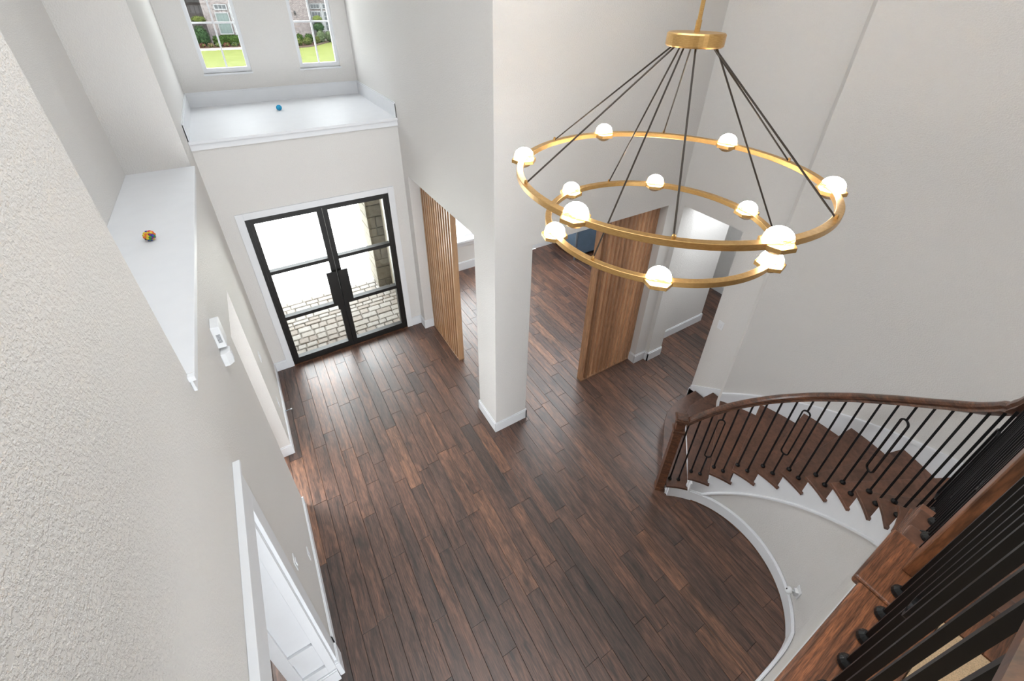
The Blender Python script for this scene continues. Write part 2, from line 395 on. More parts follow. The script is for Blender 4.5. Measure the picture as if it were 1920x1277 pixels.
wdn.box(2.244, DW[0], 6.98, 7.12, 0, 3.0).box(DW[1], 7.2, 6.98, 7.12, 0, 3.0).box(DW[0], DW[1], 6.98, 7.12, 0, 0.66).box(DW[0], DW[1], 6.98, 7.12, 2.3, 3.0)
wdn.box(7.1, 7.2, 4.7, 6.98, 0, 3.0).box(4.765, 7.2, 4.6, 4.7, 0, 3.0).box(4.70, 4.80, 3.52, 4.65, 0, 3.0).box(2.15, 2.30, YF, 7.12, 0, 3.0)
struct(wdn.build('wall_dining', 'wall'), 'pale dining room wall with a low window seen past the oak slats')
struct(MB().box(2.244, 7.2, 3.652, 7.12, 3.0, 3.1).build('ceiling_dining', 'ceiling'), 'white dining room ceiling')
ws = MB().box(-2.7, -2.6, -1.0, 5.9, 0, 3.0).box(-2.7, -0.81, 5.8, 5.9, 0, 3.0).box(-2.7, -0.81, -1.0, -0.9, 0, 3.0)
struct(ws.build('wall_study', 'wall'), 'off-white wall of the room behind the panelled opening')
struct(MB().box(-2.7, -0.811, -1.0, 5.9, 3.0, 3.1).build('ceiling_study', 'ceiling'), 'white ceiling of the room behind the left wall')
struct(MB().box(-1.2, 4.9, -3.4, 7.85, ZC, ZC + 0.15).build('ceiling', 'ceiling'), 'white high ceiling over the two-storey entry')
wb = MB().box(-0.81, 2.5, -5.1, -4.95, 0, 3.12).box(2.35, 2.5, -4.95, -1.40, 0, 3.12).box(2.35, 2.5, -1.40, -0.26, 0, 2.4).box(-0.81, 4.9, -3.4, -3.25, 3.0, ZC).box(2.5, 2.62, -3.3, -1.30, 3.0, ZC)
struct(wb.build('wall_back', 'wall'), 'off-white wall of the room behind the balcony')

def arc(r, a0, a1, n, c=SC): return [(c[0] + r * cos(radians(a0 + (a1 - a0) * i / n)), c[1] + r * sin(radians(a0 + (a1 - a0) * i / n))) for i in range(n + 1)]
RO = 1.97
outer = arc(RO, 32.3, -90, 48) + [(1.46, SC[1] - RO)]
outer2 = arc(RO + 0.16, 32.3, -90, 48) + [(1.46, SC[1] - RO - 0.16)]
wo = MB(); n = len(outer)
for pts, flip in ((outer, False), (outer2, True)):
    vs = [(x, y, z) for z in (0, ZC) for x, y in pts]
    fs = [(i, i + 1, n + i + 1, n + i) for i in range(n - 1)]
    wo.add(vs, [f[::-1] for f in fs] if flip else fs)
e = outer[0]; e2 = outer2[0]
wo.add([(e[0], e[1], 0), (e2[0], e2[1], 0), (e2[0], e2[1], ZC), (e[0], e[1], ZC)], [(0, 1, 2, 3)])
wo.add([(x, y, ZC) for x, y in outer + outer2[::-1]], [tuple(range(2 * n))])
o = wo.build('wall_stair', 'wall', smooth=False, fix=True)
for p in o.data.polygons: p.use_smooth = len(p.vertices) == 4
struct(o, 'tall curved off-white wall sweeping around the staircase')

# ------------------------------------------------------------------ floor of single planks
floor = struct(MB().box(-2.6, 1.85, -5.1, 5.99, -0.12, -0.0135).box(1.85, 7.2, -5.1, 6.98, -0.12, -0.0135).build('floor', 'seam'), 'dark brown hardwood floor of random length planks')
def to_px(P):
    v = Vector(P) - Vector((0, 0, CAM_Z)); d = v.dot(fw)
    if d < 0.1: return None
    return (CX + F_PX * v.dot(rt2) / d, CY - F_PX * v.dot(up2) / d)
PW = 0.142
rng = random.Random(11); planks = []
x = -2.56; row = 0
while x < 7.1:
    y = -1.2 - rng.random() * 1.2
    yend = 5.79 if x < 1.75 else 6.97
    while y < yend:
        L = rng.choice((0.42, 0.6, 0.75, 0.9, 1.05, 1.25, 1.5)) * (0.9 + 0.25 * rng.random())
        y1 = min(y + L, yend); t = min(1, max(0, rng.gauss(0.48, 0.22)))
        if y1 - y > 0.05 and y1 > -1.2: planks.append((x, max(y, -1.2), x + PW, y1, t, rng.uniform(-0.0004, 0.0004)))
        y = y1 + 0.0001
        if y1 >= yend: break
    x += PW; row += 1
def visible_area(p):
    x0, y0, x1, y1 = p[:4]; cx_, cy_ = (x0 + x1) / 2, (y0 + y1) / 2
    if cx_ < XL - 0.05: return 0
    if hypot(cx_ - SC[0], cy_ - SC[1]) > 0.9 and cx_ > 2.6 and cy_ < 1.5: return 0        # under the stair
    if cy_ < -0.1 or (cx_ > 4.6 and cy_ < 2.3): return 0
    if cx_ > 4.45 and 3.25 < cy_ < 4.7: return 0.2
    q = [to_px((a, b, 0)) for a, b in ((x0, y0), (x1, y0), (x1, y1), (x0, y1))]
    if any(k is None for k in q): return 0
    if not any(0 < k[0] < 1920 and 0 < k[1] < 1277 for k in q): return 0
    if cx_ > 1.8 and cy_ > 3.25 and q[0][0] < 990 : return 0.3
    return abs(sum(q[i][0] * q[(i + 1) % 4][1] - q[(i + 1) % 4][0] * q[i][1] for i in range(4))) / 2
planks.sort(key=visible_area, reverse=True)
g = 0.0011
for p in planks[:300]:
    b = MB().cbox(p[0] + g, p[2] - g, p[1] + g, p[3] - g, -0.0135, p[5], 0.0016, p[4]); b.build('plank', 'floor', floor)
b = MB()
for p in planks[300:]: b.cbox(p[0] + g, p[2] - g, p[1] + g, p[3] - g, -0.0135, p[5], 0.0016, p[4])
tag(b.build('plank_field', 'floor', floor), kind='stuff')

# ------------------------------------------------------------------ baseboards and trim
def bboard(mb, x0, y0, x1, y1, side, h=BB, t=0.016, z=0.0):
    """run from (x0,y0) to (x1,y1); side=(nx,ny) into the room"""
    nx, ny = side
    for hh, tt in ((h - 0.018, t), (h, t * 0.55)):
        xs = sorted((x0, x1, x0 + nx * tt, x1 + nx * tt)); ys = sorted((y0, y1, y0 + ny * tt, y1 + ny * tt))
        mb.box(xs[0], xs[-1], ys[0], ys[-1], z, z + hh)
    return mb
T = 0.016
b = MB()
bboard(b, XL, 4.22, XL, YF, (1, 0)); bboard(b, XL, 2.02, XL, 3.44, (1, 0)); bboard(b, -0.81, 4.22, XL + T, 4.22, (0, -1)); bboard(b, -0.81, 3.44, XL + T, 3.44, (0, 1))
struct(b.build('baseboard_left', 'trim'), 'white baseboard along the left wall and its opening')
b = MB(); bboard(b, XL, YF, -0.33, YF, (0, -1)); bboard(b, 1.62, YF, XR1, YF, (0, -1))
struct(b.build('baseboard_front', 'trim'), 'short white baseboard beside the black double doors')
b = MB()
bboard(b, XR1, 5.624, XR1, YF, (-1, 0)); bboard(b, XR1 - T, 5.624, COLX, 5.624, (0, -1))
bboard(b, XR1, YC, XR1, COLY, (-1, 0)); bboard(b, XR1 - T, YC, COLX + T, YC, (0, -1)); bboard(b, COLX, YC - T, COLX, COLY, (1, 0)); bboard(b, XR1 - T, COLY, COLX + T, COLY, (0, 1))
struct(b.build('baseboard_right', 'trim'), 'white baseboard around the square column')
b = MB()
bboard(b, 4.259, YC, 4.259, 3.38, (-1, 0)); bboard(b, 4.259 - T, YC, XR, YC, (0, -1)); bboard(b, XR, 3.143 - T, XR, YC, (-1, 0)); bboard(b, XR - T, 3.143, 4.765, 3.143, (0, -1))
bboard(b, XR, 2.14, XR, 2.331, (-1, 0)); bboard(b, XR - T, 2.331, 4.765, 2.331, (0, 1))
struct(b.build('baseboard_center', 'trim'), 'white baseboard at the slim corner pier by the hallway')
b = MB(); bboard(b, 4.765, 3.38, 6.03, 3.38, (0, -1)); bboard(b, 6.03, 3.38 - T, 6.03, 4.5, (1, 0)); bboard(b, 7.08, 2.2, 7.08, 4.5, (-1, 0))
struct(b.build('baseboard_hall', 'trim'), 'white baseboard along the hallway wall')
b = MB(); bboard(b, 2.3, 6.98, 7.1, 6.98, (0, -1), 0.19)
struct(b.build('baseboard_dining', 'trim'), 'white baseboard below the dining room window')

# entry door casing (trim_1)
cs = MB(); CW = 0.085
cs.box(-0.255 - CW, -0.255, YF - 0.02, YF, 0, 2.44 + CW).box(1.537, 1.537 + CW, YF - 0.02, YF, 0, 2.44 + CW).box(-0.255, 1.537, YF - 0.02, YF, 2.44, 2.44 + CW)
struct(soft_edges(cs.build('trim_1', 'trim'), 0.003), 'flat white casing around the black double doors')
# deep shelf over the entry (trim_2)
sh = MB(); sh.box(XL, XR1, 5.765, 7.625, 3.405, 3.437)
sh.box(XL, XR1, 5.785, 5.81, 3.335, 3.405)
shelf = struct(soft_edges(sh.build('trim_2', 'trim'), 0.003), 'deep white ledge below the two upper windows')
b = MB(); bboard(b, XL, 7.625, XR1, 7.625, (0, -1), 0.19, z=3.437); bboard(b, XL, 5.80, XL, 7.625, (1, 0), 0.19, z=3.437); bboard(b, XR1, 5.80, XR1, 7.625, (-1, 0), 0.19, z=3.437)
struct(b.build('baseboard_shelf', 'trim'), 'white baseboard around the deep ledge')
# niche ledge (trim_3)
nl = MB(); nl.box(-1.03, -0.481, 1.985, 5.225, 3.313, 3.342); nl.box(XL, -0.481, 1.955, 1.985, 3.313, 3.342); nl.box(XL, -0.497, 1.965, 5.225, 3.245, 3.313)
struct(soft_edges(nl.build('trim_3', 'trim'), 0.003), 'long white ledge in the niche of the left wall')
# panelled opening (trim_4): casing, panelled jamb, plinth
pc = MB()
pc.box(XL, XL + 0.02, 1.80, 1.925, 0.24, 2.47).box(XL, XL + 0.02, 0.02, 1.925, 2.47, 2.70).box(XL, XL + 0.035, 0.0, 1.945, 2.70, 2.725)
pc.box(XL - 0.005, XL + 0.034, 1.772, 1.930, 0, 0.235).box(XL - 0.005, XL + 0.026, 1.780, 1.925, 0.235, 0.255)
casing = struct(soft_edges(pc.build('trim_4', 'trim'), 0.003), 'white cased opening with panelled jamb at the lower left')
JY = 1.80
jb = MB(); jb.box(-0.81, XL, JY - 0.012, JY, 0, 2.47); jb.build('jamb_panel', 'trim', casing)
for nm, x0, x1, z0, z1 in (('stile', XL - 0.058, XL, 0.2, 2.46), ('stile', -0.81, -0.735, 0.2, 2.46), ('rail', -0.735, XL - 0.058, 0.20, 0.33), ('rail', -0.735, XL - 0.058, 0.66, 0.78), ('rail', -0.735, XL - 0.058, 2.30, 2.46)):
    soft_edges(MB().box(x0, x1, JY - 0.034, JY - 0.012, z0, z1).build(nm, 'trim', casing), 0.003)
b = MB(); bboard(b, -0.83, JY - 0.034, XL, JY - 0.034, (0, -1), 0.20); b.build('jamb_base', 'trim', casing)

# ------------------------------------------------------------------ upper windows
def window(idx, x0, x1, label):
    w = struct(empty('window_%d' % idx, ((x0 + x1) / 2, 7.66, WZ0)), label)
    def ch(mb, nm, mat, parent=w):
        o = mb.build(nm, mat); o.parent = parent; o.matrix_parent_inverse = Matrix.Translation(-Vector(w.location)); return o
    fwid = 0.045
    fr = MB(); fr.box(x0, x0 + fwid, 7.65, 7.702, WZ0, WZ1).box(x1 - fwid, x1, 7.65, 7.702, WZ0, WZ1).box(x0 + fwid, x1 - fwid, 7.65, 7.702, WZ0, WZ0 + 0.062).box(x0 + fwid, x1 - fwid, 7.65, 7.702, WZ1 - 0.06, WZ1)
    ch(fr, 'window_frame', 'trim')
    ch(MB().box(x0 - 0.012, x1 + 0.012, 7.607, 7.66, WZ0 - 0.022, WZ0), 'window_sill', 'trim')
    cx_ = (x0 + x1) / 2; zs = [WZ0 + 0.062, 4.442, 4.98, WZ1 - 0.06]
    for z in zs[1:3]: ch(MB().box(x0 + fwid, x1 - fwid, 7.682, 7.708, z - 0.011, z + 0.011), 'muntin', 'trim')
    ch(MB().box(cx_ - 0.011, cx_ + 0.011, 7.684, 7.706, zs[0], zs[3]), 'muntin', 'trim')
    for i in range(3):
        for a, b in ((x0 + fwid, cx_), (cx_, x1 - fwid)): ch(MB().box(a, b, 7.693, 7.697, zs[i], zs[i + 1]), 'pane', 'dimmed_glass')
window(1, *W1, 'narrow white framed window on the left above the deep ledge')
window(2, *W2, 'narrow white framed window on the right above the deep ledge')
# dining window
w = struct(empty('window_3', (3.5, 7.0, 0.7)), 'white framed dining window behind the slat screen')
def wch(mb, nm, mat):
    o = mb.build(nm, mat); o.parent = w; o.matrix_parent_inverse = Matrix.Translation(-Vector(w.location)); return o
wch(MB().box(DW[0] - 0.02, DW[1] + 0.02, 6.90, 7.0, 0.66, 0.70), 'window_sill', 'trim'); wch(MB().box(DW[0], DW[1], 6.955, 6.98, 0.56, 0.66), 'window_apron', 'trim')
fr = MB(); fx = [DW[0], (DW[0] + DW[1]) / 2, DW[1]]
for a in fx: fr.box(a - 0.05, a + 0.05, 7.01, 7.08, 0.70, 2.3)
fr.box(DW[0], DW[1], 7.01, 7.08, 0.70, 0.77).box(DW[0], DW[1], 7.01, 7.08, 2.23, 2.3).box(DW[0], DW[1], 7.02, 7.07, 1.45, 1.50)
wch(fr, 'window_frame', 'trim')
for a, b_ in ((fx[0] + 0.05, fx[1] - 0.05), (fx[1] + 0.05, fx[2] - 0.05)):
    for z0, z1 in ((0.77, 1.45), (1.50, 2.23)): wch(MB().box(a, b_, 7.04, 7.045, z0, z1), 'pane', 'glass')

# ------------------------------------------------------------------ black double door
door = struct(empty('door_1', (0.641, YF + 0.05, 0)), 'black steel double door with six glass panes')
def dch(mb, nm, mat, parent=door, ox=0.641, oy=YF + 0.05):
    o = mb.build(nm, mat); o.parent = parent; o.matrix_parent_inverse = Matrix.Translation((-ox, -oy, 0)); return o
D0, D1 = YF - 0.005, YF + 0.075
fr = MB(); fr.box(-0.255, -0.215, D0, D1 + 0.03, 0, 2.44).box(1.497, 1.537, D0, D1 + 0.03, 0, 2.44).box(-0.215, 1.497, D0, D1 + 0.03, 2.405, 2.44).box(-0.215, 1.497, D0, D1 + 0.03, 0, 0.028)
dch(fr, 'door_frame', 'blackframe')
for i, (x0, x1, gx0, gx1) in enumerate(((-0.213, 0.638, -0.168, 0.570), (0.643, 1.495, 0.708, 1.450))):
    lf = MB(); lf.box(x0, gx0, D0, D1, 0.03, 2.403).box(gx1, x1, D0, D1, 0.03, 2.403)
    for z0, z1 in ((0.03, 0.118), (0.832, 0.886), (1.604, 1.655), (2.366, 2.403)): lf.box(gx0, gx1, D0, D1, z0, z1)
    leaf = dch(lf, 'door_leaf', 'blackframe')
    for z0, z1 in ((0.118, 0.832), (0.886, 1.604), (1.655, 2.366)):
        g_ = MB().box(gx0, gx1, YF + 0.028, YF + 0.036, z0, z1).build('pane', 'glass'); g_.parent = leaf
    hx0, hx1 = ((0.492, 0.632) if i == 0 else (0.650, 0.782))
    pl = MB().box(hx0, hx1, D0 - 0.045, D0 - 0.030, 0.885, 1.445)
    for hz in (1.0, 1.33): pl.box((hx0 + hx1) / 2 - 0.02, (hx0 + hx1) / 2 + 0.02, D0 - 0.03, D0, hz - 0.02, hz + 0.02)
    h_ = pl.build('pull_plate', 'blackframe'); h_.parent = leaf
    if i == 0:
        k_ = MB().box(0.545, 0.572, D0 - 0.03, D0, 0.775, 0.885).build('latch', 'blackframe'); k_.parent = leaf
struct(MB().box(-0.255, 1.537, 5.79, 6.0, -0.012, 0.012).build('trim_5', 'rail'), 'dark wood threshold below the black double doors')

# ------------------------------------------------------------------ slat screens
def slat_screen(name, loc, along, length, n, h, depth, mat, label, group, width=0.022):
    """along: 'y' or 'x'; slats stand on a bottom rail"""
    root = empty(name, loc); tag(root, label, 'slat screen', group)
    hz = h - 0.03
    ex = (0.5 * depth, 0.5 * length) if along == 'y' else (0.5 * length, 0.5 * depth)
    b_ = MB().box(-ex[0], ex[0], -ex[1], ex[1], 0.0, 0.022); soft_edges(b_.build('bottom_rail', mat, root), 0.002)
    b_ = MB().box(-ex[0], ex[0], -ex[1], ex[1], hz, h - 0.002); b_.build('top_rail', mat, root)
    me = None
    for i in range(n):
        c = -length / 2 + width / 2 + (length - width) * i / (n - 1)
        if me is None:
            sl = MB(); w_ = width / 2; d_ = depth / 2 - 0.002
            if along == 'y': sl.box(-d_, d_, -w_, w_, 0.022, hz)
            else: sl.box(-w_, w_, -d_, d_, 0.022, hz)
            so = soft_edges(sl.build('slat', mat, root), 0.002); me = so.data
        else:
            so = soft_edges(inst('slat', me, (0, 0, 0), root), 0.002)
        so.location = (0, c, 0) if along == 'y' else (c, 0, 0)
    return root
slat_screen('slat_screen', (1.985, 5.118, 0), 'y', 1.0, 13, 2.69, 0.085, 'slat', 'light oak slat screen by the black doors', 'wooden slat screens', 0.031)
slat_screen('slat_screen', (3.775, 3.36, 0), 'x', 0.965, 13, 2.655, 0.09, 'walnut', 'walnut brown slat screen by the hallway pier', 'wooden slat screens', 0.040)

# ------------------------------------------------------------------ staircase
def zn(a): return RISE * (2 + (44.4 - a) / 11.8)      # nosing line height over the angle
def inner_path(off=0.0):
    """inner tread ends, from the newel round to the landing; off moves outwards"""
    pts = arc(0.85 + off, 58, -58, 60)
    pts += [(2.93, -0.018 - off * 0.93), (2.83, -0.037 - off * 0.97), (2.72, -0.047 - off), (2.56, -0.05 - off), (2.3, -0.05 - off), (2.0, -0.05 - off), (1.7, -0.05 - off), (1.41, -0.05 - off)]
    return pts
def polylen(P): 
    L = [0]
    for a, b in zip(P, P[1:]): L.append(L[-1] + hypot(b[0] - a[0], b[1] - a[1]))
    return L
PI_ = inner_path(0.0); PL_ = polylen(PI_)
def at_len(P, L, s):
    s = max(0, min(L[-1], s))
    for i in range(len(L) - 1):
        if L[i + 1] >= s:
            t = (s - L[i]) / (L[i + 1] - L[i] + 1e-9); return (P[i][0] + t * (P[i + 1][0] - P[i][0]), P[i][1] + t * (P[i + 1][1] - P[i][1]))
    return P[-1]
def s_of(x, y):
    return min(((hypot(px - x, py - y), PL_[i]) for i, (px, py) in enumerate(PI_)))[1]
def ang_s(a): return radians(58 - a) * 0.85
NS = {}                                              # arc length of every nose at the inner end
for k in range(2, 13): NS[k] = ang_s(45 - 11.75 * (k - 2)) if 45 - 11.75 * (k - 2) > -58 else None
s12 = ang_s(45 - 11.75 * 8)                          # nose 10
sx = lambda X: PL_[-1] - (X - 1.41)
NS[11] = s12 + 0.174; NS[12] = s12 + 0.348; NS[13] = s12 + 0.52
NS[14] = sx(2.46); NS[15] = sx(2.26); NS[16] = sx(2.01); NS[17] = sx(1.70); NS[18] = sx(1.41)
NO = {}                                              # outer nose points on the wall
for k in range(3, 14): 
    a = 43.9 - 11.85 * (k - 2); NO[k] = (SC[0] + 1.96 * cos(radians(a)), SC[1] + 1.96 * sin(radians(a)))
NO[14] = (2.40, -1.21); NO[15] = (2.24, -1.21); NO[16] = (2.01, -1.21); NO[17] = (1.70, -1.21); NO[18] = (1.41, -1.21)
def zs(s):
    """nosing height over inner arc length"""
    ks = sorted(k for k in NS if NS[k] is not None)
    if s <= NS[ks[0]]: return RISE * (ks[0] - (NS[ks[0]] - s) / 0.174)
    for a, b in zip(ks, ks[1:]):
        if s <= NS[b]: return RISE * (a + (s - NS[a]) / (NS[b] - NS[a]))
    return RISE * 18
stair = empty('staircase', (3.6, 1.6, 0)); tag(stair, 'curved dark wood staircase with white risers and black iron balusters', 'staircase')
def sch(mb, nm, mat, parent=stair, smooth=False, fix=True):
    o = mb.build(nm, mat, smooth=smooth, fix=fix); o.parent = parent; o.matrix_parent_inverse = Matrix.Translation((-3.6, -1.6, 0)); return o
def inner_run(s0, s1, off=0.0, n=8):
    P = inner_path(off); L = polylen(P); f_ = L[-1] / PL_[-1]
    out = []
    for i in range(n + 1):
        s = s0 + (s1 - s0) * i / n; x, y = at_len(PI_, PL_, s)
        x2, y2 = at_len(PI_, PL_, s + 0.004); x1, y1 = at_len(PI_, PL_, s - 0.004)
        tx, ty = x2 - x1, y2 - y1; q = hypot(tx, ty) or 1; nx, ny = -ty / q, tx / q     # left of travel = away from the well
        out.append((x + nx * off, y + ny * off))
    return out
def outer_run(k0, k1):
    a, b = NO[k0], NO[k1]
    aa = atan2(a[1] - SC[1], a[0] - SC[0]); ab = atan2(b[1] - SC[1], b[0] - SC[0])
    if k1 <= 13: return [(SC[0] + 1.96 * cos(aa + (ab - aa) * i / 6), SC[1] + 1.96 * sin(aa + (ab - aa) * i / 6)) for i in range(7)]
    return [a, b]
def setback(k, d):
    """nose line moved up the stair by d"""
    i = inner_run(NS[k] + d, NS[k] + d, 0, 1)[0]
    if k <= 13:
        a = atan2(NO[k][1] - SC[1], NO[k][0] - SC[0]) - d / 1.96; o_ = (SC[0] + 1.96 * cos(a), SC[1] + 1.96 * sin(a))
    else: o_ = (NO[k][0] - d, NO[k][1])
    return i, o_
NOSE1 = [(3.10, 1.585), (3.2, 1.69), (3.335, 1.81), (3.469, 1.929), (3.649, 2.084), (3.806, 2.177), (4.0, 2.231), (4.189, 2.244), (4.445, 2.24)]
NOSE2 = [(3.143, 1.324), (3.36, 1.515), (3.574, 1.704), (3.8, 1.909), (3.902, 1.984), (4.025, 2.016), (4.201, 2.02), (4.445, 2.006)]
TH = 0.032
for k in range(1, 18):
    z = RISE * k
    nxt = k + 1
    s0 = NS[k] if k > 1 else -0.03
    tip = NS[nxt] + 0.045
    inn = inner_run(max(s0, 0.0), tip, 0.0, 10)
    ret = inner_run(tip, NS[nxt] + 0.02, 0.04, 2)       # nosing return seen past the riser above
    bo = setback(nxt, 0.05)[1] if k > 2 else None
    bi = inner_run(NS[nxt] + 0.02, NS[nxt] + 0.02, 0.045, 1)[0]
    if k == 1: nose = [(4.445, 1.80), (4.445, 2.24)] + NOSE1[::-1][1:] + [(3.045, 1.50)]
    elif k == 2: nose = [(4.445, 1.72)] + NOSE2[::-1][:-1]
    else: nose = outer_run(k, nxt)[::-1]
    poly = nose + inn + ret + [bi] 
    if k > 2: poly = poly + [bo]
    # outline: outer (back to nose), inner (nose to back)
    soft = sch(MB().prism(poly, z - TH, z), 'tread', 'tread'); soft_edges(soft, 0.007, 2)
for k in range(1, 19):
    z = RISE * k
    if k == 1: line = [(x_ + 0.018, y_ - 0.022) for x_, y_ in NOSE1]
    elif k == 2: line = [(x_ + 0.018, y_ - 0.022) for x_, y_ in NOSE2]
    else:
        i_, o_ = setback(k, 0.028); i2 = inner_run(NS[k] + 0.028, NS[k] + 0.028, 0.03, 1)[0]
        line = [i2, o_]
    mb = MB()
    ln = line
    for a, b in zip(ln, ln[1:]):
        dx, dy = b[0] - a[0], b[1] - a[1]; q = hypot(dx, dy); nx, ny = dy / q * 0.016, -dx / q * 0.016
        z0 = z - RISE
        mb.prism([a, b, (b[0] + nx, b[1] + ny), (a[0] + nx, a[1] + ny)], z0 - (0 if k == 1 else 0.001), z - TH)
    sch(mb, 'riser', 'trim')
# white stepped stringer band on the well side
def ksurf(s):
    k = 1
    for j in range(2, 19):
        if s >= NS[j] + 0.028: k = j
    return k
st_ = MB(); N = 220; S0 = 0.03; S1 = PL_[-1] - 0.005
ss = sorted(set([S0 + (S1 - S0) * i / N for i in range(N + 1)] + [NS[k] + 0.0279 for k in range(2, 19)] + [NS[k] + 0.0281 for k in range(2, 19)]))
face = []; back = []
for s in ss:
    (x, y), (x2, y2) = inner_run(s, s, 0.022, 1)[0], inner_run(s, s, 0.06, 1)[0]
    zt = RISE * ksurf(s) - TH; zb = max(0.0, zs(s) - 0.43) 
    zb = min(zb, zt - 0.02)
    face.append(((x, y, zb), (x, y, zt))); back.append(((x2, y2, zb), (x2, y2, zt)))
for (a, b) in zip(zip(face, back), zip(face[1:], back[1:])):
    (f0, b0), (f1, b1) = a, b
    st_.add([f0[0], f1[0], f1[1], f0[1], b0[0], b1[0], b1[1], b0[1]], [(0, 1, 2, 3), (7, 6, 5, 4), (3, 2, 6, 7), (4, 5, 1, 0)])
f0, b0 = face[0], back[0]; st_.add([f0[0], b0[0], b0[1], f0[1]], [(0, 1, 2, 3)])
sch(st_, 'stringer', 'trim', fix=False)
sm = MB(); pth = []
for i in range(150):
    s = 0.33 + (S1 - 0.33) * i / 149; x, y = inner_run(s, s, 0.020, 1)[0]; pth.append((x, y, max(0.16, zs(s) - 0.43)))
sm.sweep(pth, [(-0.004, -0.012), (0.014, -0.012), (0.014, 0.004), (0.006, 0.012), (-0.004, 0.012)])
sch(sm, 'stringer_moulding', 'trim')
# curved wall under the stair with baseboard
iw = MB(); bs = MB(); bt = MB(); qr = MB()
rows = []
for i in range(181):
    s = 0.02 + (S1 - 0.02) * i / 180; rows.append((inner_run(s, s, 0.030, 1)[0], inner_run(s, s, 0.10, 1)[0], max(0.05, zs(s) - 0.26)))
rows += [((1.42, -0.08), (1.42, -0.2), 3.1)]
for (a, b, z), (a2, b2, z2) in zip(rows, rows[1:]):
    iw.add([(a[0], a[1], 0), (a2[0], a2[1], 0), (a2[0], a2[1], z2), (a[0], a[1], z), (b[0], b[1], 0), (b2[0], b2[1], 0), (b2[0], b2[1], z2), (b[0], b[1], z)],
           [(0, 1, 2, 3), (7, 6, 5, 4), (3, 2, 6, 7)])
wall_in = struct(iw.build('wall_stairwell', 'wall', smooth=False), 'curved off-white wall below the staircase')
bp = [(inner_run(s, s, 0.022, 1)[0]) for s in [0.04 + (S1 - 0.04) * i / 160 for i in range(161)]] + [(1.42, -0.08)]
bs.sweep([(x, y, 0) for x, y in bp], [(0.0, 0), (0.02, 0), (0.02, 0.15), (0.0, 0.15)][::-1])
bs.sweep([(x, y, 0) for x, y in bp], [(-0.004, 0.138), (0.012, 0.138), (0.012, 0.152), (0.004, 0.164), (-0.004, 0.164)])
struct(bs.build('baseboard_stair', 'trim', fix=True), 'white curved baseboard below the staircase')
bp2 = [(inner_run(s, s, 0.0, 1)[0]) for s in [0.30 + (S1 - 0.30) * i / 140 for i in range(141)]] + [(1.42, -0.05)]
qr.sweep([(x, y, 0) for x, y in bp2], [(-0.02, 0.0), (0.004, 0.0), (0.002, 0.010), (-0.006, 0.018), (-0.02, 0.02)])
struct(qr.build('trim_6', 'rail', fix=True), 'thin dark quarter round at the foot of the curved wall')
# outer skirt board on the wall
def skirt(zoff0, zoff1, th, th2, name):
    mb = MB(); R = 1.97
    A = [32.3 - i * 1.5 for i in range(82)]
    for a, b in zip(A, A[1:]):
        def pt(an, r): return (SC[0] + r * cos(radians(an)), SC[1] + r * sin(radians(an)))
        za, zb = zn(a), zn(b)
        pa, pb = pt(a, R - th), pt(b, R - th); qa, qb = pt(a, R), pt(b, R)
        mb.add([(*pa, za + zoff0), (*pb, zb + zoff0), (*pb, zb + zoff1), (*pa, za + zoff1), (*qa, za + zoff1), (*qb, zb + zoff1)], [(3, 2, 1, 0), (3, 4, 5, 2)])
    return mb
sk = skirt(-0.45, 0.10, 0.016, 0, 'skirt'); sk2 = skirt(0.085, 0.125, 0.024, 0, 'cap')
sk.v += []; skb = sk.build('trim_7', 'trim', fix=False); struct(skb, 'white skirt board rising along the curved stair wall')
sk2.build('skirt_cap', 'trim', skb)
b = MB(); xw = XR - 0.016
b.add([(xw, 2.331, 0), (xw, 1.75, 0), (xw, 1.75, 0.62), (xw, 1.96, 0.47), (xw, 2.331, 0.21), (XR, 2.331, 0), (XR, 1.75, 0), (XR, 1.75, 0.62), (XR, 1.96, 0.47), (XR, 2.331, 0.21)],
      [(0, 1, 2, 3, 4), (4, 3, 8, 9), (3, 2, 7, 8), (0, 4, 9, 5)])
struct(b.build('trim_8', 'trim', fix=True), 'white skirt board at the first steps beside the hallway')

# balusters
def loop_pts(z0, z1, w, n=10):
    out = []
    r = w / 2
    for i in range(n + 1): a = pi + pi * i / n; out.append((r * cos(a), z0 + r + r * sin(a)))
    for i in range(n + 1): a = pi * i / n; out.append((r * cos(a), z1 - r + r * sin(a)))
    return out
SQ = 0.0065
def baluster(parent, mk, x, y, z, ztop, loop, tang, lw=0.062):
    mb = MB()
    if not loop: mb.box(x - SQ, x + SQ, y - SQ, y + SQ, z, ztop)
    else:
        h = ztop - z; a, b_ = z + 0.315, z + h * 0.86 if h < 1.2 else z + 0.85
        mb.box(x - SQ, x + SQ, y - SQ, y + SQ, z, a + 0.004).box(x - SQ, x + SQ, y - SQ, y + SQ, b_ - 0.004, ztop)
        L = [(x + tang[0] * u, y + tang[1] * u, v) for u, v in loop_pts(a, b_, lw)]
        mb.sweep(L, [(-0.0055, -0.0055), (0.0055, -0.0055), (0.0055, 0.0055), (-0.0055, 0.0055)], closed=True, upv=Vector((-tang[1], tang[0], 0)))
    o = mk(mb, 'baluster', 'black')
    sh_ = MB().lathe([(0.019, 0), (0.021, 0.006), (0.019, 0.016), (0.013, 0.024), (0.0095, 0.028)], 14, (x, y, z))
    c_ = sh_.build('shoe', 'black', smooth=False); c_.parent = o
    return o
OFFB = 0.092
def off_b(s): return OFFB - 0.037 * min(1, max(0, (s - 1.6) / 0.25))
HR = []      # handrail centre line
s = ang_s(51.5); 
def rail_z(s): return sum(zs(min(PL_[-1], s + d * 0.03)) for d in range(-8, 9)) / 17 + 0.925
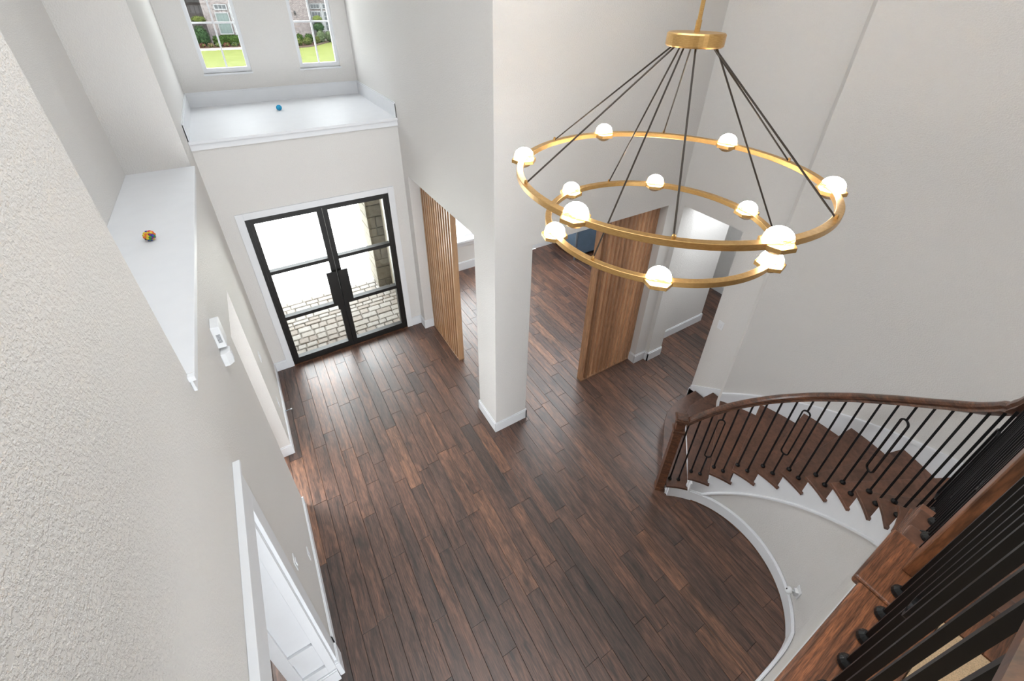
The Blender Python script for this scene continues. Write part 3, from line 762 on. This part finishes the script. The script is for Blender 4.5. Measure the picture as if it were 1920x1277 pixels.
bal_s = [ang_s(54.1 - 5.75 * i) for i in range(0, 19)]
last = bal_s[-1]
while last + 0.1 < PL_[-1] - 0.11: last += 0.098; bal_s.append(last)
for i, s in enumerate(bal_s):
    x, y = inner_run(s, s, off_b(s), 1)[0]
    k = 1
    for j in range(2, 19):
        if s >= NS[j] - 0.01: k = j
    p0, p1 = inner_run(s - 0.01, s - 0.01, OFFB, 1)[0], inner_run(s + 0.01, s + 0.01, OFFB, 1)[0]
    tq = hypot(p1[0] - p0[0], p1[1] - p0[1]); tg = ((p1[0] - p0[0]) / tq, (p1[1] - p0[1]) / tq)
    baluster(stair, lambda mb, nm, mt: sch(mb, nm, mt), x, y, RISE * k, rail_z(s), (i - 3) % 6 == 0, tg)
path = []
sA, sB = ang_s(55.5), PL_[-1] - 0.02
for i in range(130):
    s = sA + (sB - sA) * i / 129; x, y = inner_run(s, s, off_b(s), 1)[0]; path.append((x, y, rail_z(s) + 0.012 if s > 0 else 1.2))
RAILP = [(-0.024, -0.012), (-0.02, 0.004), (-0.031, 0.016), (-0.032, 0.034), (-0.024, 0.046), (-0.01, 0.052), (0.01, 0.052), (0.024, 0.046), (0.032, 0.034), (0.031, 0.016), (0.02, 0.004), (0.024, -0.012)]
sch(MB().sweep(path, RAILP), 'handrail', 'rail', smooth=False)
# newel post at the stair foot
nw = MB(); nc = (3.05, 1.57); hs = 0.043
def sq(mb, h, z0, z1, c=nc, a=45):
    P = [(c[0] + h * 1.4142 * cos(radians(a + 45 + 90 * i)), c[1] + h * 1.4142 * sin(radians(a + 45 + 90 * i))) for i in range(4)]
    return mb.prism(P, z0, z1)
sq(nw, hs, 0, 1.20); nwo = sch(nw, 'newel_post', 'rail'); soft_edges(nwo, 0.004)
cp = MB(); sq(cp, hs + 0.013, 1.02, 1.06); c_ = soft_edges(cp.build('newel_collar', 'rail', fix=True), 0.004); c_.parent = nwo
cp = MB(); sq(cp, hs + 0.018, 1.195, 1.225); sq(cp, hs + 0.006, 1.225, 1.240); c_ = soft_edges(cp.build('newel_cap', 'rail', fix=True), 0.005); c_.parent = nwo
cp = MB(); sq(cp, hs + 0.006, 0.0, 0.05); c_ = cp.build('newel_foot', 'rail', fix=True); c_.parent = nwo

# ------------------------------------------------------------------ landing and balcony
ld = MB(); ld.box(-0.51, 1.395, -3.24, -0.06, 3.12, 3.384).box(1.395, 2.5, -3.24, -1.40, 3.12, 3.384).box(-0.51, 1.395, -5.1, -0.3, 3.12, 3.2).box(1.395, 2.5, -5.1, -1.40, 3.12, 3.2)
landing = struct(ld.build('floor_landing', 'trim'), 'upper landing floor edged in warm brown wood')
nb = soft_edges(MB().box(-0.51, 1.18, -0.205, -0.040, 3.385, Z2).build('nosing_board', 'landing', landing), 0.009, 3)
nb = soft_edges(MB().box(1.181, 1.44, -0.205, -0.024, 3.385, Z2).build('nosing_board', 'landing', landing), 0.009, 3)
for i in range(36):
    y0 = -0.206 - 0.083 * (i + 1); MB().box(1.27, 1.398 if y0 > -1.22 else 2.49, y0, y0 + 0.0815, 3.385, Z2).build('floor_board', 'landing', landing)
soft_edges(MB().box(1.40, 1.435, -1.21, -0.206, 3.388, Z2).build('nosing_board', 'landing', landing), 0.008, 2)
MB().box(-0.51, 1.268, -3.2, -0.207, 3.385, Z2 - 0.004).build('carpet', 'carpet', landing)
MB().box(-0.51, 1.40, -0.062, -0.045, 3.12, 3.388).build('fascia', 'trim', landing)

br = empty('balcony_railing', (0.9, -0.115, Z2)); tag(br, 'black balcony railing on the landing with square dark wood post', 'railing')
def bch(mb, nm, mat, parent=br):
    o = mb.build(nm, mat, fix=True); o.parent = parent; o.matrix_parent_inverse = Matrix.Translation((-0.9, 0.115, -Z2)); return o
bx = [1.236, 1.136, 1.038, 0.942]; 
while bx[-1] > -0.4: bx.append(bx[-1] - 0.1)
for i, X in enumerate(bx): baluster(br, lambda mb, nm, mt: bch(mb, nm, mt), X, -0.115, Z2, 4.44, i % 6 == 3, (1, 0), 0.062)
bch(MB().sweep([(1.33, -0.115, 4.45), (-0.5, -0.115, 4.45)], RAILP), 'handrail', 'newel')
np_ = bch(MB().box(1.316, 1.406, -0.180, -0.090, Z2, 4.60), 'newel_post', 'newel'); soft_edges(np_, 0.004)
cpo = MB().box(1.303, 1.419, -0.193, -0.077, 4.60, 4.625).build('newel_cap', 'newel'); cpo.parent = np_; soft_edges(cpo, 0.005)

# ------------------------------------------------------------------ chandelier
CH = (1.823, 1.4305)
ch = empty('chandelier', (CH[0], CH[1], 4.66)); tag(ch, 'two-ring brass chandelier with twelve lit crystal globes', 'chandelier')
def cch(mb, nm, mat, parent=ch, smooth=False, fix=True):
    o = mb.build(nm, mat, smooth=smooth, fix=fix)
    o.parent = parent
    if parent is ch: o.matrix_parent_inverse = Matrix.Translation((-CH[0], -CH[1], -4.66))
    return o
def ring(R, zc, hw, hh, nm):
    P = [(CH[0] + R * cos(2 * pi * i / 120), CH[1] + R * sin(2 * pi * i / 120), zc) for i in range(120)]
    o = cch(MB().sweep(P, [(-hw, -hh), (hw, -hh), (hw, hh), (-hw, hh)], closed=True), nm, 'brass'); soft_edges(o, 0.002); return o
ZU, ZLO, RU, RL = 4.058, 3.777, 0.76, 0.5946
ring(RU, ZU, 0.017, 0.014, 'ring'); ring(RL, ZLO, 0.017, 0.014, 'ring')
hub = MB().lathe([(0.118, -0.028), (0.124, -0.022), (0.124, 0.022), (0.118, 0.028)], 40, (CH[0], CH[1], 4.675)); cch(hub, 'hub', 'brass')
rod = MB().lathe([(0.009, 0), (0.009, 2.3)], 14, (CH[0], CH[1], 4.70)).lathe([(0.012, 0), (0.012, 0.05)], 14, (CH[0], CH[1], 4.70)); cch(rod, 'rod', 'brass')
cch(MB().lathe([(0.07, -0.03), (0.075, 0), (0.075, 0.012)], 24, (CH[0], CH[1], ZC - 0.012)), 'ceiling_canopy', 'brass')
gme = dme = None
for R, zc, ph, sgn in ((RU, ZU, 1.284, 0), (RL, ZLO, 0.765, 1)):
    for i in range(6):
        a = ph - i * pi / 3; x, y = CH[0] + R * cos(a), CH[1] + R * sin(a)
        hx = [(x + 0.070 * cos(a + pi / 6 + j * pi / 3), y + 0.070 * sin(a + pi / 6 + j * pi / 3)) for j in range(6)]
        pl = cch(MB().prism(hx, zc - 0.013, zc + 0.007), 'hex_plate', 'brass'); soft_edges(pl, 0.002)
        rg = 0.0555
        gz = zc + 0.012
        gl = MB().lathe([(rg * sin(t), rg * cos(t)) for t in [pi - 0.12 - (pi - 0.12 - 1.08) * j / 9 for j in range(10)]], 24, (x, y, gz))
        o = gl.build('globe', 'crystal', smooth=True, fix=True); o.parent = pl
        dm = MB().lathe([(rg * sin(t), rg * cos(t)) for t in [1.08 - (1.08 - 0.02) * j / 10 for j in range(11)]], 24, (x, y, gz))
        o = dm.build('lamp_dome', 'lamp', smooth=True, fix=True); o.parent = pl
    for i in range(6):
        if R == RL and i % 2 == 0: continue
        a = ph - i * pi / 3 - pi / 6; x, y = CH[0] + R * cos(a), CH[1] + R * sin(a)
        hubp = (CH[0] + 0.095 * cos(a), CH[1] + 0.095 * sin(a), 4.648)
        w_ = cch(MB().tube(hubp, (x, y, zc + 0.014), 0.0042, 8), 'cable', 'cable')
        o = MB().lathe([(0.008, 0), (0.008, 0.012), (0.005, 0.018)], 12, (x, y, zc + 0.014)).build('cable_anchor', 'brass', fix=True); o.parent = w_

# ------------------------------------------------------------------ small things on walls and ledges
bl = MB()
bm_ = bmesh.new(); bmesh.ops.create_icosphere(bm_, subdivisions=3, radius=0.036); me = bpy.data.meshes.new('ball')
for v in bm_.verts: v.co *= 1 + 0.03 * noise.noise(v.co * 60)
bm_.to_mesh(me); bm_.free(); me.materials.append(M['bluerubber'])
for p in me.polygons: p.use_smooth = True
tag(inst('ball', me, (0.535, 6.92, 3.437 + 0.0355)), 'small bright blue ball on the deep white ledge', 'ball')
# multicoloured bead ball
bd = empty('beaded_ball', (-0.735, 3.585, 3.342)); tag(bd, 'small ball of multicoloured beads on the niche ledge', 'ball')
cols = [srgb(200, 40, 60), srgb(40, 60, 160), srgb(220, 190, 50), srgb(50, 140, 70), srgb(220, 110, 40), srgb(120, 40, 120), srgb(30, 30, 40)]
bm_mats = []
for i, c in enumerate(cols): bm_mats.append(plain('bead_%d' % i, c, 0.3, bscale=90, var=0.15))
bmeshes = []
for m_ in bm_mats:
    q = bmesh.new(); bmesh.ops.create_icosphere(q, subdivisions=2, radius=0.0105); me = bpy.data.meshes.new('bead'); q.to_mesh(me); q.free(); me.materials.append(m_)
    for p in me.polygons: p.use_smooth = True
    bmeshes.append(me)
nb_ = 46
for i in range(nb_):
    zz = 1 - 2 * (i + 0.5) / nb_; rr = math.sqrt(1 - zz * zz); a = i * 2.39996
    inst('bead', rng.choice(bmeshes), (0.028 * rr * cos(a), 0.028 * rr * sin(a), 0.0385 + 0.028 * zz), bd)
q = bmesh.new(); bmesh.ops.create_icosphere(q, subdivisions=2, radius=0.027); me = bpy.data.meshes.new('core'); q.to_mesh(me); q.free(); me.materials.append(bm_mats[-1]); inst('core', me, (0, 0, 0.0385), bd)
# wall chime with grille
chm = empty('door_chime', (XL, 2.87, 2.83)); tag(chm, 'white wall chime box with slotted side above the opening', 'door chime')
soft_edges(MB().box(0, 0.052, -0.05, 0.075, 0, 0.17).build('housing', 'plastic', chm), 0.005)
for i in range(7): MB().box(0.017, 0.040, -0.0525, -0.0495, 0.045 + i * 0.010, 0.050 + i * 0.010).build('slot', 'greyplastic', chm)
mdt = empty('motion_sensor', (XL, 2.83, 2.70)); tag(mdt, 'small white faceted motion sensor below the wall chime', 'sensor')
P = [(0, -0.05), (0.03, -0.05), (0.058, -0.025), (0.058, 0.025), (0.03, 0.05), (0, 0.05)]
soft_edges(MB().prism(P, 0, 0.105).build('housing', 'plastic', mdt, fix=True), 0.005)
MB().box(0.0575, 0.060, -0.016, 0.016, 0.03, 0.07).build('lens', 'trim', mdt)
def plate(name, x, y, z, label, cat, toggle, nx=1):
    r = empty(name, (x, y, z)); tag(r, label, cat)
    soft_edges(MB().box(0, 0.007 * nx, -0.037, 0.037, -0.06, 0.06).build('cover_plate', 'plastic', r, fix=True), 0.002)
    if toggle: MB().box(0.006 * nx, 0.013 * nx, -0.016, 0.016, -0.032, 0.032).build('rocker', 'trim', r, fix=True)
    else:
        for dz in (-0.022, 0.022): MB().box(0.006 * nx, 0.009 * nx, -0.016, 0.016, dz - 0.014, dz + 0.014).build('socket', 'trim', r, fix=True)
plate('light_switch', XL, 4.60, 1.29, 'white switch plate on the left wall near the doors', 'switch', True)
plate('wall_outlet', XL, 4.61, 0.52, 'white outlet low on the left wall near the doors', 'outlet', False)
plate('light_switch', XL, 2.05 + 0.06, 1.31, 'white switch plate beside the panelled opening', 'switch', True)
plate('wall_outlet', XL, 2.60, 0.51, 'white outlet low beside the panelled opening', 'outlet', False)
plate('light_switch', XR, 2.22, 1.37, 'white switch plate by the hallway next to the stair', 'switch', True, -1)
ds = empty('door_stop', (XL + T, 4.86, 0.09)); tag(ds, 'small white spring door stop on the left baseboard', 'door stop')
o = MB().lathe([(0.011, 0), (0.011, 0.008), (0.005, 0.012), (0.005, 0.062)], 12).build('spring', 'steel', ds, fix=True); o.rotation_euler = (0, pi / 2, 0)
o = MB().lathe([(0.008, 0.06), (0.009, 0.066), (0.009, 0.078), (0.006, 0.082)], 12).build('tip', 'plastic', ds, fix=True); o.rotation_euler = (0, pi / 2, 0)
# security camera on the curved wall
a = radians(-46.5); cw = (SC[0] + 0.878 * cos(a), SC[1] + 0.878 * sin(a))
sc_ = empty('security_camera', (cw[0], cw[1], 0.33), a + pi); tag(sc_, 'small white round security camera plugged low on the curved wall', 'camera')
soft_edges(MB().box(0, 0.007, -0.036, 0.036, -0.06, 0.06).build('cover_plate', 'plastic', sc_), 0.002)
soft_edges(MB().box(0.007, 0.035, -0.022, 0.022, -0.045, 0.02).build('plug', 'plastic', sc_), 0.006, 3)
o = MB().lathe([(0.006, 0), (0.006, 0.03)], 10).build('stem', 'plastic', sc_, fix=True); o.rotation_euler = (0, pi / 2, 0); o.location = (0.033, 0, -0.005)
hd = MB().lathe([(0.024, -0.014), (0.033, -0.010), (0.036, 0.0), (0.033, 0.010), (0.022, 0.016), (0.008, 0.017)], 24).build('camera_head', 'plastic', sc_, smooth=True, fix=True)
hd.rotation_euler = (0, radians(62), radians(-25)); hd.location = (0.076, 0.0, -0.01)
ln = MB().lathe([(0.007, 0), (0.007, 0.003)], 12).build('lens', 'black', hd, fix=True); ln.location = (0.004, 0.0, 0.0165)

# ------------------------------------------------------------------ dining cabinet
cb = empty('tall_cabinet', (6.2, 6.55, 0)); tag(cb, 'tall slate blue cabinet with steel edge in the dining room', 'cabinet')
def kch(mb, nm, mat):
    o = mb.build(nm, mat); o.parent = cb; o.matrix_parent_inverse = Matrix.Translation((-6.2, -6.55, 0)); return o
kch(MB().box(5.42, 7.09, 6.16, 6.975, 0.08, 2.6), 'body', 'cabinet'); kch(MB().box(5.46, 7.09, 6.22, 6.975, 0, 0.08), 'plinth', 'black')
for i in range(3): 
    x0 = 5.445 + i * 0.548; soft_edges(kch(MB().box(x0, x0 + 0.540, 6.135, 6.16, 0.09, 2.58), 'door', 'cabinet'), 0.004)
kch(MB().box(5.385, 5.42, 6.12, 6.155, 0.0, 2.6), 'edge_strip', 'steel')

# ------------------------------------------------------------------ porch outside the door
porch = struct(MB().box(-1.6, 3.2, 6.0, 7.62, -0.16, -0.055).build('porch_floor', 'mortar'), 'entry porch paved with tumbled pale stone')
pr_ = random.Random(5); y = 6.012
while y < 7.60:
    h = pr_.choice((0.105, 0.125, 0.15)); x = -1.55 + pr_.random() * 0.1
    while x < 1.74:
        w_ = pr_.choice((0.13, 0.17, 0.21, 0.26)); 
        if h > 0.14 and pr_.random() < 0.3: w_ = 0.15
        if x > -0.75: 
            g1 = 0.006
            o = MB().cbox(x + g1, min(x + w_, 1.745) - g1, y + g1, min(y + h, 7.61) - g1, -0.06, -0.030 + pr_.uniform(-0.004, 0.004), 0.012).build('paver', 'paver', porch)
        x += w_
    y += h
struct(MB().box(-1.2, 2.4, 6.0, 7.64, 3.30, 3.395).build('porch_ceiling', 'stucco'), 'cream porch ceiling below the deep ledge')
struct(MB().box(1.752, 2.15, 6.0, 7.27, -0.055, 3.30).build('porch_wall', 'stucco'), 'cream stucco side wall of the entry porch')
colm = struct(MB().box(1.515, 2.10, 7.295, 7.78, -0.06, 3.30).build('porch_column', 'mortar'), 'tan limestone block column at the porch edge')
z = -0.05; i = 0
while z < 3.25:
    h = pr_.choice((0.17, 0.22, 0.27)); h = min(h, 3.29 - z)
    sp = 1.49 + (pr_.choice((0.14, 0.40, 0.28)))
    for x0, x1 in ((1.49, sp), (sp, 2.11)):
        if x1 - x0 > 0.05:
            dp = pr_.uniform(0, 0.012); o = MB().box(x0 + 0.006 - (dp if x0 < 1.5 else 0), x1 - 0.006, 7.272 - dp, 7.78, z + 0.006, z + h - 0.006).build('stone_block', 'stone', colm); soft_edges(o, 0.012, 2)
    z += h
struct(MB().box(-14, 16, 7.62, 15.5, -0.35, -0.12).build('driveway', 'concrete'), 'pale sunlit concrete drive beyond the porch')

# ------------------------------------------------------------------ garden and house across the street
struct(MB().box(-60, 80, 15.5, 110, -0.6, -0.3).build('ground_lawn', 'lawn'), 'bright green lawn across the street')
GZ = -0.3
struct(MB().box(-6, 6.2, 55.1, 56.55, GZ, GZ + 0.02).build('walkway', 'concrete'), 'pale concrete walk in front of the brick house')
def bush(name, x, y, z, rx, ry, rz, mat, label, cat='shrub', group=None, n=420, leaf=0.11, seed=0, lump=0.22, extra=None, boxy=0):
    rg_ = random.Random(seed + int(x * 31 + y * 7)); r = empty(name, (x, y, z)); tag(r, label, cat, group)
    q = bmesh.new(); bmesh.ops.create_icosphere(q, subdivisions=3, radius=1.0)
    for v in q.verts:
        if boxy: v.co = v.co / (abs(v.co.x) ** boxy + abs(v.co.y) ** boxy + abs(v.co.z) ** boxy) ** (1 / boxy)
        k = 1 + lump * noise.noise(v.co * 2.3 + Vector((x, y, z + seed))) ; v.co = Vector((v.co.x * rx * k * 0.9, v.co.y * ry * k * 0.9, rz + v.co.z * rz * k * 0.9))
    me = bpy.data.meshes.new(name); q.to_mesh(me); q.free(); me.materials.append(M[mat]); inst('foliage', me, (0, 0, 0), r)
    lf = MB()
    for i in range(n):
        d = Vector((rg_.gauss(0, 1), rg_.gauss(0, 1), rg_.gauss(0, 1))).normalized(); k = 0.92 + 0.16 * rg_.random() + lump * 0.6 * noise.noise(d * 2.3 + Vector((x, y, z + seed)))
        e_ = d / (abs(d.x) ** boxy + abs(d.y) ** boxy + abs(d.z) ** boxy) ** (1 / boxy) if boxy else d; p = Vector((e_.x * rx * k, e_.y * ry * k, rz + e_.z * rz * k)); t1 = d.orthogonal().normalized(); t1.rotate(Matrix.Rotation(rg_.random() * 6.28, 3, d)); t2 = (d + Vector((rg_.uniform(-.6, .6), rg_.uniform(-.6, .6), rg_.uniform(-.3, .8)))).normalized()
        s_ = leaf * rg_.uniform(0.6, 1.2); lf.add([p - t1 * s_ * 0.4, p + t2 * s_ * 0.5 , p + t1 * s_ * 0.4, p - t2 * s_ * 0.5], [(0, 1, 2, 3)])
    tag(lf.build('leaves', mat if extra is None else extra, r), kind='stuff')
    return r
# seen in the first window
bush('round_evergreen', -0.72, 58.75, GZ, 0.62, 0.5, 0.92, 'leaf_dark', 'dark rounded evergreen shrub left of the brick house window', n=700, leaf=0.13)
bush('topiary_shrub', -0.55, 59.1, 1.80, 0.62, 0.5, 0.30, 'leaf_lime', 'lime green shrub top behind the dark evergreen', n=300)
bush('hedge', 1.45, 58.7, GZ + 0.04, 1.22, 0.40, 0.46, 'leaf_mid', 'clipped green hedge below the blind-covered window', 'hedge', n=1500, leaf=0.13, lump=0.14, boxy=5)
fl_lab = ['pink flower clump at the left end of the far bed', 'peach flower clump second in the far bed', 'pale green flower clump in the middle of the far bed', 'coral flower clump below the boxwoods in the far bed', 'light green flower clump near the far bed end', 'rosy flower clump at the right end of the far bed']
for i, (x, mt) in enumerate(((-0.9, 'flower_red'), (-0.2, 'flower_peach'), (0.5, 'leaf_pale'), (1.2, 'flower_red'), (1.9, 'leaf_pale'), (2.6, 'flower_peach'))):
    bush('flower_clump', x, 57.4, GZ + 0.02, 0.27, 0.26, 0.19, 'leaf_lime', fl_lab[i], 'flowers', 'flower clumps before the far house', n=170, leaf=0.13, extra=mt)
struct(MB().box(-6, 6.2, 56.65, 60, GZ, GZ + 0.05).build('flower_bed', 'mulch'), 'brown mulch bed before the brick house')
struct(MB().box(-6, 6.2, 56.55, 56.72, GZ, GZ + 0.09).build('bed_edging', 'edging'), 'low brick edging of the far flower bed')
# seen in the second window
struct(MB().prism([(6.2, 60), (6.2, 54.6), (7.3, 54.2), (8.4, 54.6), (9.2, 55.4), (10.4, 57.4), (11.6, 59.4), (13.5, 60)], GZ, GZ + 0.05).build('curved_bed', 'mulch'), 'curved mulch bed by the brick corner')
cb2 = [(6.3, 54.6), (7.3, 54.2), (8.4, 54.6), (9.2, 55.4), (10.4, 57.4), (11.6, 59.4)]
struct(MB().sweep([(x, y, GZ) for x, y in cb2], [(-0.12, 0), (0.12, 0), (0.12, 0.1), (-0.12, 0.1)]).build('curved_edging', 'edging', fix=True), 'pale edging around the curved bed')
for i, (x, y, rx, rz, mt, lb) in enumerate(((8.35, 58.6, 0.44, 0.46, 'leaf_mid', 'green rounded shrub left of the brick corner'), (9.33, 58.6, 0.44, 0.46, 'leaf_mid', 'green rounded shrub at the brick corner'),
        (7.75, 55.9, 0.42, 0.36, 'leaf_lime', 'yellow-green low shrub at the left of the curved bed'), (8.75, 56.5, 0.43, 0.36, 'leaf_lime', 'yellow-green low shrub in the middle of the curved bed'),
        (10.55, 58.15, 0.46, 0.62, 'leaf_pale', 'pale sage shrub below the small topiary'), (11.6, 59.0, 0.46, 0.55, 'leaf_pale', 'pale sage shrub at the right of the curved bed'), (9.95, 57.3, 0.28, 0.35, 'leaf_lime', 'lime spiky shrub at the curved edging'))):
    bush('garden_shrub', x, y, GZ + 0.03, rx, rx * 0.85, rz, mt, lb, group='shrubs of the curved bed', n=380)
tp = bush('topiary_tree', 10.72, 59.2, 0.75, 0.55, 0.45, 0.46, 'leaf_dark', 'small two-tier topiary tree by the paned window', 'tree', n=450)
q = bmesh.new(); bmesh.ops.create_icosphere(q, subdivisions=3, radius=1.0)
for v in q.verts: v.co = Vector((v.co.x * 0.5, v.co.y * 0.4, 1.22 + v.co.z * 0.36)) * (1 + 0.1 * noise.noise(v.co * 3))
me = bpy.data.meshes.new('crown'); q.to_mesh(me); q.free(); me.materials.append(M['leaf_lime']); inst('crown', me, (0, 0, 0), tp)
MB().lathe([(0.05, -1.05), (0.04, 0.8)], 10).build('trunk', 'mulch', tp, fix=True)
# brick house
hs_ = empty('brick_house', (4, 62, GZ)); tag(hs_, 'blush brick house with white windows across the lawn', 'house')
def hch(mb, nm, mat, parent=hs_):
    o = mb.build(nm, mat); o.parent = parent
    if parent is hs_: o.matrix_parent_inverse = Matrix.Translation((-4, -62, -GZ))
    return o
hch(MB().box(0.0, 10.05, 60.0, 70, GZ, 6.0), 'front_wall', 'brick')
hch(MB().box(10.05, 22, 60.9, 70, GZ, 6.0), 'side_wall', 'brick')
hch(MB().box(-12, -2.2, 60.0, 62.4, GZ, 6.0).box(-12, 0.0, 62.4, 70, GZ, 6.0).box(-2.2, 0.0, 60.0, 62.4, 3.9, 6.0), 'porch_bay', 'brick')
hch(MB().add([(-12.5, 59.4, 6.0), (22.5, 59.4, 6.0), (22.5, 66, 10.0), (-12.5, 66, 10.0), (-12.5, 72, 6.0), (22.5, 72, 6.0)], [(0, 1, 2, 3), (3, 2, 5, 4), (0, 3, 4), (1, 5, 2)]), 'roof', 'mulch')
def hwin(x0, x1, z0, z1, y, cols_, rows_, gmat, nm='window'):
    f = hch(MB().box(x0 - 0.09, x1 + 0.09, y - 0.07, y + 0.02, z0 - 0.09, z0).box(x0 - 0.09, x1 + 0.09, y - 0.07, y + 0.02, z1, z1 + 0.09).box(x0 - 0.09, x0, y - 0.07, y + 0.02, z0, z1).box(x1, x1 + 0.09, y - 0.07, y + 0.02, z0, z1), nm, 'farwhite')
    mu = MB()
    for i in range(1, cols_): xx = x0 + (x1 - x0) * i / cols_; mu.box(xx - 0.022, xx + 0.022, y - 0.05, y, z0, z1)
    for j in range(1, rows_): zz = z0 + (z1 - z0) * j / rows_; mu.box(x0, x1, y - 0.05, y, zz - 0.022, zz + 0.022)
    if mu.v: m_ = mu.build('muntin', 'farwhite'); m_.parent = f
    for i in range(cols_):
        for j in range(rows_):
            g_ = MB().box(x0 + (x1 - x0) * i / cols_ + 0.01, x0 + (x1 - x0) * (i + 1) / cols_ - 0.01, y - 0.03, y - 0.005, z0 + (z1 - z0) * j / rows_ + 0.01, z0 + (z1 - z0) * (j + 1) / rows_ - 0.01).build('pane', gmat); g_.parent = f
hwin(1.17, 2.15, 2.98, 3.30, 60.0, 3, 1, 'fardark'); hwin(1.08, 2.14, 1.80, 2.58, 60.0, 1, 1, 'farglass'); hwin(1.08, 2.14, 0.76, 1.70, 60.0, 1, 1, 'farglass')
hch(MB().box(2.38, 2.50, 59.9, 60.0, 0.5, 3.45), 'window_trim', 'farwhite')
for dx in (0,):
    hwin(10.55, 11.45, 3.0, 3.36, 60.9, 3, 1, 'fardark'); hwin(11.85, 12.6, 3.0, 3.36, 60.9, 2, 1, 'fardark')
    hwin(10.55, 11.45, 0.8, 2.62, 60.9, 3, 4, 'fardark'); hwin(11.85, 12.6, 0.8, 2.62, 60.9, 2, 4, 'fardark')
hch(MB().box(10.12, 10.40, 60.8, 60.9, 0.2, 4.2), 'window_trim', 'farwhite'); hch(MB().box(11.56, 11.74, 60.8, 60.9, 0.2, 3.5), 'window_trim', 'farwhite')
sco = tag(empty('wall_sconce', (8.62, 59.98, 2.45)), 'black wall sconce on the far brick wall', 'sconce')
MB().box(-0.10, 0.10, -0.16, 0.0, 0.0, 0.06).build('arm', 'black', sco); MB().lathe([(0.05, 0.06), (0.09, 0.10), (0.07, 0.30), (0.02, 0.38)], 8, (0, -0.1, 0)).build('lantern', 'black', sco, fix=True)
